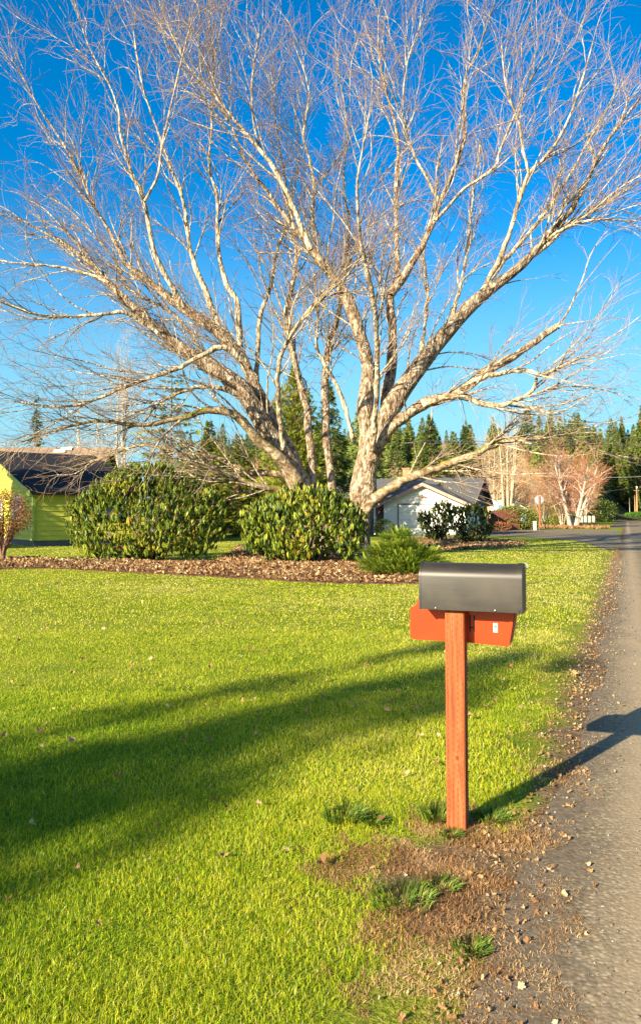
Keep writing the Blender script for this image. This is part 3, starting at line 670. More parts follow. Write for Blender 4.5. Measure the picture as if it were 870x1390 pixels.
def spray_shrub(name, base, lobes, n, label, mat, sc=1.0, cat='shrub', lift=0.45, group=None):
    root = empty(name, base, label=label, cat=cat, group=group); p, nn = blob_points(lobes, n, 0.45)
    hd = p*np.array([1, 1, 0])/(0.3+np.linalg.norm(p[:, :2], axis=1))[:, None]+0.30*RNG.normal(size=nn.shape)+nn*.35; hd[:, 2] = lift+0.16*RNG.normal(size=len(p))+0.2*np.maximum(nn[:, 2], 0); hd = norm(hd)
    # x axis of the spray points outwards
    up = norm(np.cross(np.cross(hd, np.array([0, 0, 1.0])), hd)+0.2*RNG.normal(size=hd.shape)); y = norm(np.cross(up, hd)); z = np.cross(hd, y)
    R = np.stack([hd, y, z], -1); parts = []
    k = RNG.integers(0, 3, n)[:len(p)]
    for j in range(3):
        v, f, r = spray_proto(); m = k == j
        parts.append(scatter(v, f, p[m], R[m], sc*(0.7+0.6*RNG.random(m.sum())), 0.22+0.6*RNG.random(m.sum()), r))
    v, fs, rr = merge(parts); npmesh('foliage', v, fs, mat, root, rr)
    st = []
    for i in range(9):
        l = lobes[i % len(lobes)]; q_, r_ = resample([(0,0,-.05), (l[0]*.3, l[1]*.3, l[2]*.5), (l[0]*.9+random.uniform(-.2,.2), l[1]*.9, l[2]*1.1)], [.04,.03,.012], 7); st.append((q_, r_))
    tube_obj('stems', [(np.array([s[0] for s in st]), np.array([s[1] for s in st]), 5)], M_stem, root)
    return root
b4 = tuple(G(548, 781)); 
jl = [(0,0,.16,1.0,.85,.12),(-.45,.05,.30,.60,.6,.07),(.55,-.1,.22,.58,.5,.07),(0,.1,.44,.66,.6,.06),(-.5,-.1,.56,.42,.4,.06),(.3,-.05,.52,.50,.45,.06),(-.1,0,.72,.46,.42,.06),(-.25,.05,.90,.30,.3,.05),(.15,-.3,.34,.70,.5,.06),(-.05,0,1.02,.2,.2,.05),(.05,.0,.60,.3,.3,.2)]
spray_shrub('juniper', b4, jl[:0]+[*jl], 3800, 'low spreading yellow-green juniper with feathery sprays at the tip of the mulch bed', LEAF_J, sc=0.60, lift=0.10)
LEAF_C = mat_leaf('clipped_leaf', [(0.0,(0.05,0.09,0.015)),(0.5,(0.13,0.18,0.03)),(1.0,(0.28,0.30,0.06))], 0.6, 0.2, 0.3)
def leaf_shrub(name, base, lobes, n, label, mat, size=0.08, cat='shrub', group=None, depth=0.35, twiggy=0, twigmat=None, th=0.05):
    root = empty(name, base, label=label, cat=cat, group=group); p, nn = blob_points(lobes, n, depth)
    v = np.array([(0,0,0),(.5,-.25,.05),(1,0,-.05),(.5,.25,.05)])*size; f = [np.array([(0,1,2,3)])]
    d = norm(nn+0.7*RNG.normal(size=nn.shape)); z = norm(RNG.normal(size=nn.shape)); y = norm(np.cross(z, d)); R = np.stack([d, y, np.cross(d, y)], -1)
    cl = vnoise(p[:, 0]+p[:, 2]*.8, p[:, 1]+p[:, 2]*.6, 2.2, 8)
    V, fs, rr = scatter(v, f, p, R, 0.6+0.8*RNG.random(len(p)), np.clip(0.15+0.45*RNG.random(len(p))+0.4*cl, 0, 1)); npmesh('foliage', V, fs, mat, root, rr)
    st = []; lo = np.array(lobes)
    for i in range(7+twiggy):
        l = lo[i % len(lo)]; e = l[:3]+norm(RNG.normal(size=3))*l[3:]*0.7; q_, r_ = resample([(random.uniform(-.08,.08),random.uniform(-.08,.08),-.05), e*[.35,.35,.5], e], [th,th*.6,.008], 8); st.append((q_, r_))
    sp_ = np.array([s[0] for s in st]); sr = np.array([s[1] for s in st]); g, gr = grow(sp_, sr, 0.12 if twiggy else 0.3, 0.3, (0.25, 0.8), (15, 50), 0.6, 0.014, 0.004, 5, 0.3, 0.4)
    tube_obj('stems', [(sp_, sr, 6), (g, gr, 3)], twigmat or M_stem, root)
    return root
leaf_shrub('clipped_bush', tuple(G(521, 728)), [(0,0,.62,.72,.7,.58)], 3200, 'small clipped round bush at the left corner of the white garage', LEAF_C, 0.07, depth=0.12)
LEAF_R = mat_leaf('russet_leaf', [(0.0,(0.13,0.04,0.02)),(0.5,(0.34,0.12,0.05)),(0.85,(0.45,0.24,0.09)),(1.0,(0.40,0.36,0.10))], 0.7, 0.3, 0.2)
leaf_shrub('russet_shrub', tuple(G(4, 762)), [(0,0,1.75,.72,.7,.55),(.25,0,1.35,.6,.6,.5),(-.4,0,1.4,.6,.6,.6)], 3200, 'russet half-bare shrub on dark stems at the left edge beside the yellow-green house', LEAF_R, 0.07, twiggy=16, twigmat=simple('brown_twigs',(0.20,0.11,0.06),0.9), depth=.6)
LEAF_O = mat_leaf('olive_leaf', [(0.0,(0.05,0.07,0.01)),(0.5,(0.16,0.18,0.03)),(1.0,(0.33,0.30,0.07))], 0.7, 0.25, 0.2)
leaf_shrub('olive_bush', tuple(G(697, 719)), [(0,0,1.2,2.3,1.6,1.2),(-1.6,0,.9,1.2,1.2,.9),(1.4,0,.9,1.3,1.2,.9)], 5200, 'rounded olive green bush against the red-brown fence', LEAF_O, 0.22)
leaf_shrub('brown_bush', tuple(G(333, 722)), [(0,0,1.6,2.2,1.6,1.5),(1.5,0,1.2,1.4,1.2,1.2)], 3000, 'reddish brown thin bush seen between the two rhododendrons', LEAF_R, 0.16, twiggy=12, depth=.7)
leaf_shrub('dark_bush', tuple(G(300, 724)), [(0,0,1.9,1.6,1.4,1.6),(.8,0,1.3,1.1,1.0,1.1)], 3500, 'dark olive domed bush behind the right side of the big rhododendron', mat_leaf('dull_leaf',[(0,(0.02,0.025,0.01)),(.6,(.07,.06,.025)),(1,(.2,.14,.06))],.7,.15,.2), 0.14)

# ================================================================== HOUSES
M_ygreen = simple('yellow_green_paint', (0.47,0.47,0.045), 0.7, bumpscale=50, bd=0.002, var=0.05)
M_ytrim = simple('green_trim_paint', (0.33,0.40,0.05), 0.6, var=0.05)
M_roofdk = mat_shingle('dark_shingles', (0.014,0.013,0.014), (0.026,0.024,0.024))
M_roofgr = mat_shingle('grey_shingles', (0.085,0.085,0.085), (0.12,0.118,0.115))
M_roofgr2 = M_roofgr
b = NB('tan_metal_roof'); co = b.coord('UV'); wv = b.n('ShaderNodeTexWave', wave_type='BANDS', bands_direction='X'); b.l(co, wv.inputs[0]); wv.inputs['Scale'].default_value = 0.6; wv.inputs['Distortion'].default_value = 0
c = b.mix(b.ramp(b.noise(b.coord(), 1.2, 5), [(.3,(0,0,0)),(.75,(1,1,1))]), (0.20,0.135,0.085,1), (0.36,0.25,0.16,1))
c = b.mix(b.ramp(wv.outputs['Fac'], [(0.0,(1,1,1)),(0.1,(0,0,0))]), c, (0.16,0.10,0.07,1)); M_rooftan = b.done(b.pbr(c, 0.6, spec=0.3))
M_whitewall = simple('white_house_paint', (0.80,0.76,0.66), 0.7, bumpscale=40, bd=0.002, var=0.03)
M_whitetrim = simple('white_trim', (0.8,0.79,0.75), 0.6, var=0.03)
M_found = simple('foundation_concrete', (0.10,0.10,0.10), 0.9, bumpscale=25)
M_brick = simple('chimney_brick', (0.46,0.19,0.09), 0.9, bumpscale=18, var=0.3)
b = NB('window_glass'); M_glass = b.done(b.pbr((0.05,0.06,0.07,1), 0.08, spec=0.8))
M_fasc = simple('fascia_pink_brown', (0.40,0.24,0.19), 0.7)
M_greywall = simple('dark_lap_siding', (0.16,0.12,0.10), 0.8)

def siding(bm, o, dx, w, z0, ztop, sp=0.2, proud=0.04, nrm=None):
    """lap boards on a vertical wall: origin o (2-d), direction dx (2-d unit), width w; ztop(u) = height of the wall at u"""
    z = z0; nx, ny = nrm
    def span(zz):
        us = np.linspace(0, w, 241); ok = np.array([ztop(u) >= zz-1e-6 for u in us])
        return (us[ok][0], us[ok][-1]) if ok.any() else None
    zm = max(ztop(u) for u in np.linspace(0, w, 61))
    while z < zm-0.02:
        z1 = min(z+sp, zm-0.005); a = span(z); c = span(z1)
        if a and c:
            pt = lambda u, zz, off: (o[0]+dx[0]*u+nx*off, o[1]+dx[1]*u+ny*off, zz)
            vs = [bm.verts.new(pt(a[0], z, proud)), bm.verts.new(pt(a[1], z, proud)), bm.verts.new(pt(c[1], z1, 0.003)), bm.verts.new(pt(c[0], z1, 0.003))]
            bm.faces.new(vs)
            vb = [bm.verts.new(pt(a[0], z, 0.0)), bm.verts.new(pt(a[1], z, 0.0))]; bm.faces.new((vb[0], vb[1], vs[1], vs[0]))
        z = z1
def roof_slab(name, corners, mat, parent, th=0.12, base=(0,0,0)):
    """corners: eave a, eave b, ridge b, ridge a (3-d). UV in metres."""
    c = [Vector(p) for p in corners]; n = (c[1]-c[0]).cross(c[3]-c[0]).normalized()
    if n.z < 0: n = -n
    bm = bmesh.new(); top = [bm.verts.new(p) for p in c]; bot = [bm.verts.new(p-n*th) for p in c]
    bm.faces.new(top); bm.faces.new(bot[::-1])
    for i in range(4): bm.faces.new((top[i], bot[i], bot[(i+1) % 4], top[(i+1) % 4]))
    uv = bm.loops.layers.uv.new('UVMap'); ex = (c[1]-c[0]).normalized(); ey = n.cross(ex)
    for f in bm.faces:
        for l in f.loops: d = l.vert.co-c[0]; l[uv].uv = (d.dot(ex), d.dot(ey))
    return local(bmobj(name, bm, mat, parent), base)
def wall_quad(bm, pts): poly(bm, pts)
def V2(o, a, u, b_, v_, z): return (o[0]+a[0]*u+b_[0]*v_, o[1]+a[1]*u+b_[1]*v_, z)

def gable_house(base, ax, L, Wd, eave, ridge, wallmat, roofmat, parent, trim=None, over=0.4, z0=0.25, sp=0.235, rname='roof', found=True, lap=True, facemat=None):
    """base (2-d) is the corner; ax runs along the ridge; the width goes along the perpendicular (to the left of ax)."""
    ax = np.array(ax)/np.hypot(*ax); pq = np.array([-ax[1], ax[0]]); B = parent.location
    f = lambda u, v_, z: V2(base, ax, u, pq, v_, z)
    bm = bmesh.new()
    zt = lambda v_: eave+(ridge-eave)*(1-abs(v_-Wd/2)/(Wd/2))
    for u in (0, L): poly(bm, [f(u,0,z0), f(u,Wd,z0), f(u,Wd,eave), f(u,Wd/2,ridge), f(u,0,eave)])
    for v_ in (0, Wd): poly(bm, [f(0,v_,z0), f(L,v_,z0), f(L,v_,eave), f(0,v_,eave)])
    poly(bm, [f(0,0,z0), f(L,0,z0), f(L,Wd,z0), f(0,Wd,z0)])
    w = local(bmobj('wall', bm, wallmat, parent), B)
    if lap:
        bm = bmesh.new()
        siding(bm, f(0,0,0)[:2], pq, Wd, z0, zt, sp, nrm=-ax); siding(bm, f(L,0,0)[:2], pq, Wd, z0, zt, sp, nrm=ax)
        siding(bm, f(0,0,0)[:2], ax, L, z0, lambda u: eave, sp, nrm=-pq); siding(bm, f(0,Wd,0)[:2], ax, L, z0, lambda u: eave, sp, nrm=pq)
        local(bmobj('siding', bm, wallmat, w), B)
    if found:
        bm = bmesh.new(); c = f(L/2, Wd/2, z0/2-0.05); box(bm, c, (L-0.05, Wd-0.05, z0+0.1), math.atan2(ax[1], ax[0])); local(bmobj('foundation', bm, M_found, parent), B)
    sl = (ridge-eave)/(Wd/2); zo = eave-sl*over
    r1 = roof_slab(rname, [f(-over,-over,zo+.1), f(L+over,-over,zo+.1), f(L+over,Wd/2,ridge+.1), f(-over,Wd/2,ridge+.1)], roofmat, parent, 0.09, B)
    r2 = roof_slab(rname, [f(-over,Wd+over,zo+.1), f(L+over,Wd+over,zo+.1), f(L+over,Wd/2,ridge+.1), f(-over,Wd/2,ridge+.1)], roofmat, parent, 0.09, B)
    if trim:
        for u in (-over-0.015, L+over+0.015):
            for (va, vb) in ((-over, Wd/2), (Wd+over, Wd/2)):
                bm = bmesh.new(); a = Vector(f(u, va, zo)); c = Vector(f(u, vb, ridge)); n = Vector((*ax, 0))*0.02
                lo = Vector((0,0,-0.16)); hi = Vector((0,0,0.085))
                vs = [bm.verts.new(p) for p in (a+lo-n, c+lo-n, c+hi-n, a+hi-n, a+lo+n, c+lo+n, c+hi+n, a+hi+n)]
                for q in ((0,1,2,3),(4,5,6,7),(0,1,5,4),(2,3,7,6),(0,3,7,4),(1,2,6,5)): bm.faces.new([vs[i] for i in q])
                local(bmobj('rake_board', bm, trim, parent), B)
    return w, f, r1
# --- the yellow-green house on the left
C1 = G(46, 742); h1 = empty('green_house', (C1[0], C1[1], 0), label='yellow-green lap-sided house with a dark shingle roof at the left edge', cat='house')
HA = np.array([0.8, 0.6]); rz = math.atan2(HA[1], HA[0])
w1, f1, r1 = gable_house(C1[:2], HA, 5.6, 16.0, 2.62, 5.0, M_ygreen, M_roofdk, h1, M_ytrim, over=0.3, z0=0.28)
bm = bmesh.new(); box(bm, f1(-0.03, -0.03, 1.45), (0.12, 0.12, 2.3), rz); local(bmobj('corner_board', bm, M_ytrim, h1), h1.location)
bm = bmesh.new(); box(bm, f1(2.8, -0.38, 2.50), (6.1, 0.10, 0.11), rz); local(bmobj('gutter', bm, M_roofdk, h1), h1.location)
bm = bmesh.new(); box(bm, f1(2.2, -0.06, 1.35), (0.07, 0.06, 2.3), rz); local(bmobj('downpipe', bm, M_ytrim, h1), h1.location)
for (u, v_, z, wd, ht, gable) in ((0, 2.6, 1.85, 1.2, 1.0, True), (0, 6.2, 1.85, 1.4, 1.0, True), (3.9, 0, 1.7, 1.2, 0.9, False)):
    fr = bmesh.new(); gl = bmesh.new()
    k = (lambda a, b_, c: (a, b_, c)) if gable else (lambda a, b_, c: (b_, a, c))
    for da, dz_, sz_ in ((-wd/2,0,(0.07,0.08,ht+.1)), (wd/2,0,(0.07,0.08,ht+.1)), (0,-ht/2,(0.07,wd,0.08)), (0,ht/2,(0.07,wd,0.08)), (0,0,(0.05,0.05,ht))):
        box(fr, f1(-0.05, v_+da, z+dz_) if gable else f1(u+da, -0.05, z+dz_), k(*sz_), rz)
    box(gl, f1(-0.045, v_, z) if gable else f1(u, -0.045, z), k(0.02, wd, ht), rz)
    wf = local(bmobj('window', fr, M_whitetrim if gable else M_ytrim, h1), h1.location); local(bmobj('pane', gl, M_glass, wf), h1.location)
# the taller rear wing with the tan metal roof facing us
Bw = P(-60, 700, 50.0)
bm = bmesh.new(); x0, x1 = P(-75, 700, 47)[0], P(142, 700, 47)[0]; zr = P(0, 607, 48.5)[2]
for args in (((x0+x1)/2, 48.5, 1.75, x1-x0-0.6, 5.4, 3.5),): box(bm, args[:3], args[3:])
prism(bm, [(45.8, 3.5), (48.5, zr-.12), (51.2, 3.5)], lambda u, v_, w: (w, u, v_), x0+0.3, x1-0.3)
local(bmobj('rear_wing_wall', bm, M_ygreen, h1), h1.location)
roof_slab('metal_roof', [(x0,45.4,3.35),(x1,45.4,3.35),(x1,48.5,zr),(x0,48.5,zr)], M_rooftan, h1, 0.08, h1.location)
roof_slab('metal_roof', [(x0,51.6,3.35),(x1,51.6,3.35),(x1,48.5,zr),(x0,48.5,zr)], M_rooftan, h1, 0.08, h1.location)
nrm_ = Vector((0, -(zr-3.35), 3.1)).normalized()
for i, (px, t) in enumerate(((72, .86), (66, .66), (60, .46), (80, .93))):
    xx = P(px, 700, 47)[0]; yy = 45.4+3.1*t; zz = 3.35+(zr-3.35)*t
    bm = bmesh.new(); box(bm, (xx, yy-0.02, zz+0.06), (0.7, 0.28, 0.05), rx=math.atan2(zr-3.35, 3.1)); local(bmobj('skylight_strip', bm, M_whitetrim, h1), h1.location)

# --- white house with the grey roof
GB = np.array([10.7, 57.0]); h2 = empty('white_house', (GB[0], GB[1], 0), label='white gable-fronted house with a grey shingle roof behind the mailbox', cat='house')
RZ = math.atan2(RD[1], RD[0])
w2, f2, _ = gable_house(GB, RD, 5.5, 6.3, 2.42, 3.85, M_whitewall, M_roofgr, h2, M_fasc, over=0.45, z0=0.1, lap=False)
gv0, gv1, gz1 = 1.6, 5.1, 2.3; gm = (gv0+gv1)/2
bm = bmesh.new(); box(bm, f2(-0.02, gm, gz1/2), (0.05, gv1-gv0, gz1), RZ); gd = local(bmobj('garage_door', bm, M_whitewall, h2), h2.location)
bm = bmesh.new()
for (cv, cz_, sv, sz) in ((gm, gz1+0.04, gv1-gv0+0.2, 0.09), (gv0-0.05, gz1/2, 0.09, gz1), (gv1+0.05, gz1/2, 0.09, gz1)): box(bm, f2(-0.05, cv, cz_), (0.05, sv, sz), RZ)
local(bmobj('door_trim', bm, M_greywall, gd), h2.location)
for i in range(1, 4):
    bm = bmesh.new(); box(bm, f2(-0.048, gm, gz1*i/4), (0.012, gv1-gv0-0.1, 0.02), RZ); local(bmobj('panel_groove', bm, M_fasc, gd), h2.location)
bm = bmesh.new(); box(bm, f2(-0.07, 3.2, 2.9), (0.12, 0.16, 0.12), RZ); box(bm, f2(-0.12, 3.35, 2.87), (0.12, 0.12, 0.1), RZ+.4); box(bm, f2(-0.12, 3.05, 2.87), (0.12, 0.12, 0.1), RZ-.4)
local(bmobj('floodlight', bm, M_brick, h2), h2.location)
MB_ = np.array([14.25, 66.4])
w3, f3, r3 = gable_house(MB_, -RQ, 15.5, 8.0, 2.5, 4.50, M_greywall, M_roofgr, h2, M_fasc, over=0.5, z0=0.1)
M_redbr = simple('red_brown_paint', (0.28,0.07,0.04), 0.7)
bm = bmesh.new(); box(bm, f2(3.4, 8.2, 1.2), (0.1, 3.6, 2.3), RZ); local(bmobj('porch_wall', bm, M_whitewall, h2), h2.location)
for v_ in (6.5, 7.4, 8.3, 9.2):
    bm = bmesh.new(); box(bm, f2(1.2, v_, 1.2), (0.13, 0.13, 2.4), RZ); local(bmobj('porch_post', bm, M_whitetrim, h2), h2.location)
for v_ in (6.9, 7.2, 7.8, 8.1):
    bm = bmesh.new(); box(bm, f2(1.25, v_, 2.05), (0.09, 0.09, 0.75), RZ, rx=0.8); local(bmobj('bracket', bm, M_redbr, h2), h2.location)
bm = bmesh.new(); box(bm, f2(1.2, 7.9, 2.42), (0.2, 3.2, 0.2), RZ); local(bmobj('porch_beam', bm, M_redbr, h2), h2.location)
bm = bmesh.new(); cx_, cy_ = P(549, 0, 66)[0], 66.0; box(bm, (cx_, cy_, 4.7), (0.75, 0.6, 1.5), RZ); box(bm, (cx_, cy_, 5.46), (0.85, 0.7, 0.12), RZ); local(bmobj('chimney', bm, M_brick, h2), h2.location)
# --- the tan neighbour, the white sheds and the fence
T0 = P(648, 700, 72); ht = empty('tan_house', (T0[0], 76, 0), label='tan-walled house edge with a low brown roof just right of the grey roof', cat='house')
gable_house((P(665,700,74)[0], 74), (0, 1), 5, 8, 2.6, 4.0, simple('tan_paint', (0.56,0.32,0.16), 0.8), M_roofdk, ht, None, over=0.2, z0=0.1, lap=False)
hs_ = empty('white_shed', (P(668,700,88)[0], 88, 0), label='small white shed with a dark roof above the left half of the fence', cat='shed')
gable_house((P(676,700,88)[0], 88), (0, 1), 5, 1.6, 2.9, 3.5, M_whitewall, M_greywall, hs_, None, over=0.15, z0=0.05, lap=False)
M_blue = simple('blue_paint', (0.12,0.28,0.52), 0.6)
bm = bmesh.new(); x_ = P(677.5,700,87.9)[0]; box(bm, (x_, 88.2, 1.75), (0.75, 0.3, 1.9)); local(bmobj('blue_door', bm, M_blue, hs_), hs_.location)
hw_ = empty('white_cottage', (P(703,700,92)[0], 92, 0), label='low white cottage with blue corner boards beside the clump of pale trunks', cat='house')
w4, f4, r4 = gable_house((P(712,700,92)[0], 92), (0, 1), 8, 3.6, 2.3, 3.3, M_whitewall, M_whitewall, hw_, M_whitetrim, over=0.3, z0=0.05, lap=False)
bm = bmesh.new(); box(bm, (P(711,700,92)[0], 91.96, 1.3), (0.5, 0.06, 2.1)); local(bmobj('blue_panel', bm, M_blue, hw_), hw_.location)
bm = bmesh.new(); box(bm, (P(705,700,92)[0], 91.95, 1.6), (0.55, 0.06, 0.7)); local(bmobj('window', bm, M_glass, hw_), hw_.location)
bm = bmesh.new(); box(bm, (P(702,689,91.5)[0], 92.5, 3.0), (0.6, 0.5, 0.4)); local(bmobj('roof_vent', bm, M_brick, hw_), hw_.location)
# fence
fx0, fx1 = P(655,700,80)[0], P(704,700,80)[0]; fe = empty('wooden_fence', ((fx0+fx1)/2, 80, 0), label='red-brown vertical board fence in front of the white sheds', cat='fence')
M_fence = simple('fence_stain', (0.13,0.035,0.018), 0.85, var=0.35)
bm = bmesh.new(); n_ = int((fx1-fx0)/0.16)
for i in range(n_): box(bm, (fx0+(i+.5)*0.16, 80, 1.0), (0.145, 0.03, 2.0+random.uniform(-.03,.03)))
local(bmobj('board_panel', bm, M_fence, fe), fe.location)
for i in range(3):
    bm = bmesh.new(); box(bm, (fx0+i*(fx1-fx0)/2, 80.08, 1.03), (0.12, 0.12, 2.1)); local(bmobj('fence_post', bm, M_fence, fe), fe.location)
for z in (0.4, 1.6):
    bm = bmesh.new(); box(bm, ((fx0+fx1)/2, 80.05, z), (fx1-fx0, 0.05, 0.1)); local(bmobj('rail', bm, M_fence, fe), fe.location)
# low dark garden wall far left between the rhododendrons
# ================================================================== STREET THINGS
def place(px, py): g = G(px, py); return (g[0], g[1], 0)
# stop sign, seen from behind
sroot = empty('stop_sign', place(732, 719.5), 0.0, label='octagonal road sign seen from its bare metal back on a brown wooden post', cat='sign')
d_ = sroot.location.y; pm = F/d_
bm = bmesh.new(); box(bm, (0, 0, 46/pm/2-0.1), (0.13, 0.10, 46/pm+0.25)); bmobj('sign_post', bm, simple('creosoted_wood', (0.36,0.12,0.05), 0.85, var=.25), sroot)
bm = bmesh.new(); R8 = 6.4/pm; zc = (720-679)/pm
bmesh.ops.create_circle(bm, cap_ends=True, segments=8, radius=R8, matrix=Matrix.Translation((0,0.07,zc)) @ Matrix.Rotation(math.pi/2, 4, 'X') @ Matrix.Rotation(math.pi/8, 4, 'Z'))
ex = bmesh.ops.extrude_face_region(bm, geom=bm.faces[:]); bmesh.ops.translate(bm, verts=[x for x in ex['geom'] if isinstance(x, bmesh.types.BMVert)], vec=(0, 0.012, 0))
bmobj('sign_plate', bm, simple('bare_aluminium', (0.36,0.39,0.42), 0.5, 0.3), sroot)
ub = empty('utility_box', place(725.5, 719.8), label='pale grey utility pedestal beside the wooden sign post', cat='utility box')
bm = bmesh.new(); box(bm, (0,0,0.4), (0.28,0.22,0.85)); bmobj('cabinet', bm, simple('pedestal_grey',(0.6,0.6,0.52),0.6), ub, bevel=0.02)
bm = bmesh.new(); box(bm, (0,0,0.86), (0.33,0.27,0.07)); bmobj('lid', bm, simple('pedestal_lid',(0.5,0.5,0.45),0.6), ub, bevel=0.01)
bn = empty('bench', place(713, 715.5), label='dark low bench under the clump of pale trunks', cat='bench')
M_dkwood = simple('dark_bench_wood', (0.035,0.025,0.02), 0.8)
bm = bmesh.new(); box(bm, (0,0,0.5), (1.9,0.5,0.08)); bmobj('seat', bm, M_dkwood, bn)
for sx in (-.8,.8):
    bm = bmesh.new(); box(bm, (sx,0,0.23), (0.1,0.45,0.5)); bmobj('leg', bm, M_dkwood, bn)
# row of mailboxes on a stand
mr_ = empty('mailbox_stand', place(797, 713.2), label='row of grey roadside mailboxes on one dark plank stand', cat='mailboxes'); d_ = mr_.location.y; pm = F/d_
bm = bmesh.new(); box(bm, (0, 0, 3.5/pm), (24/pm, 0.35, 0.12)); bmobj('plank', bm, M_dkwood, mr_)
for sx in (-9.5, 9.5):
    bm = bmesh.new(); box(bm, (sx/pm, 0, 1.6/pm), (0.16, 0.16, 3.6/pm)); bmobj('stand_post', bm, M_dkwood, mr_)
M_mbg = simple('weathered_grey_metal', (0.50,0.45,0.36), 0.6); 
for i, sx in enumerate((-8.6, -3.6, 2.0, 7.4)):
    bm = bmesh.new(); w_ = 1.9/pm; h_ = 9/pm; pr = [(-w_, 0)]+[(w_*math.cos(math.pi-math.pi*k/8), h_-w_+w_*math.sin(math.pi*k/8)) for k in range(9)]+[(w_, 0)]
    prism(bm, pr, lambda u, v_, w: (sx/pm+u, w, 4.1/pm+v_), -0.25, 0.25); q_ = bmobj('mailbox_shell', bm, M_mbg, mr_)
    bm = bmesh.new(); prism(bm, pr, lambda u, v_, w: (sx/pm+u*1.08, w, 4.1/pm+v_*1.01), 0.25, 0.29); bmobj('door', bm, M_dkwood, q_)
    bm = bmesh.new(); box(bm, ((sx+2.6)/pm, 0.05, 8.4/pm), (1.0/pm, 0.5, 8.4/pm)); bmobj('divider', bm, M_dkwood, mr_)
# poles and wires
M_pole = simple('pole_wood', (0.50,0.27,0.14), 0.9, var=.2); M_wire = simple('wire', (0.03,0.03,0.035), 0.6)
M_wirel = simple('pale_wire', (0.35,0.36,0.36), 0.5)
def pole(px, pyb, pyt, label, r=0.15, mat=None, arm=False, name='utility_pole'):
    g = place(px, pyb); pm = F/g[1]; h_ = (pyb-pyt)/pm; root = empty(name, g, label=label, cat='pole')
    tube_obj('shaft', [(np.array([[(0,0,-.2),(0,0,h_/2),(0,0,h_)]]), np.array([[r*1.15, r, r*.85]]), 10)], mat or M_pole, root)
    if arm:
        bm = bmesh.new(); box(bm, (0,-.1,h_-0.5), (0.25*2,0.3,0.7)); bmobj('transformer', bm, simple('transformer_grey',(0.5,0.5,0.5),0.5), root, bevel=0.05)
        bm = bmesh.new(); box(bm, (0,0.1,h_-1.5), (1.8,0.1,0.12)); bmobj('crossarm', bm, mat or M_pole, root)
    return root, Vector((g[0], g[1], h_))
pr1, t1 = pole(864.3, 706.2, 659.5, 'taller brown utility pole with a transformer at the far right of the road', 0.22, arm=True)
pr2, t2 = pole(861.6, 706.0, 672, 'shorter bare brown pole close beside the taller one', 0.17)
pr3, t3 = pole(854.3, 706.5, 676, 'thin grey pole left of the two brown ones', 0.09, simple('galvanised',(0.5,0.5,0.5),0.5,0.5), name='lamp_pole')
pr4, t4 = pole(253, 716, 685, 'weathered grey wooden pole stub standing behind the rhododendrons', 0.16, M_mbg, name='wooden_pole') if False else (None, None)
def wire(a, b_, sag, label, r=0.03, mat=None, group=None):
    a = np.array(a, float); b_ = np.array(b_, float); t = np.linspace(0, 1, 24)[:, None]; p = a*(1-t)+b_*t; p[:, 2] -= (4*sag*t*(1-t))[:, 0]
    c = p[0].copy(); o = tube_obj('power_line', [((p-c)[None], np.full((1, 24), r), 5)], mat or M_wire); o.location = c
    return tagit(o, label, 'power line', group)
wire(P(560, 598, 92), P(1100, 577, 70), 0.6, 'upper black overhead wire crossing the sky above the road')
wire(P(560, 601, 92), P(1100, 597, 70), 0.3, 'lower black overhead wire crossing above the road')
wire(P(-300, 590, 60), P(560, 601, 92), 0.5, 'thin pale overhead wire passing behind the big bare tree', 0.018, M_wirel)
wire(t1, P(780, 668, 100), 0.5, 'pale sagging wire running from the taller pole into the reddish tree', 0.03, M_wirel)
wire(P(1000, 631, 90), P(822, 648, 110), 0.4, 'pale wire above the mailbox stand near the hill', 0.02, M_wirel)
wire(P(-200, 578, 55), P(120, 600, 60), 0.5, 'thin wire over the tan roof at the left', 0.012, M_wirel)

# carport, parked vehicles
cpn = empty('carport', place(846, 704.6), label='open carport with a flat white roof at the end of the road', cat='carport'); d_ = cpn.location.y; pm = F/d_
bm = bmesh.new(); box(bm, (0, 0, 9.3/pm), (25/pm, 7, 2.4/pm)); bmobj('roof', bm, M_whitetrim, cpn)
for sx in (-11.5, 11.5, 4):
    bm = bmesh.new(); box(bm, (sx/pm, -3.2, 4.2/pm), (0.25, 0.25, 8/pm)); bmobj('carport_post', bm, M_fence, cpn)
bm = bmesh.new(); box(bm, (0, 3.4, 4.2/pm), (24/pm, 0.2, 8/pm)); bmobj('back_wall', bm, M_fence, cpn)
tl = empty('teal_shed', (cpn.location.x+12.5/pm, cpn.location.y-6, 0), label='small teal shed at the right end of the carport', cat='shed')
bm = bmesh.new(); box(bm, (0,0,3.6/pm), (4/pm,2,7.2/pm)); bmobj('wall', bm, simple('teal_paint',(0.03,0.42,0.50),0.6), tl)
bm = bmesh.new(); box(bm, (0,0,7.6/pm), (4.6/pm,2.3,0.8/pm)); bmobj('roof', bm, M_found, tl)
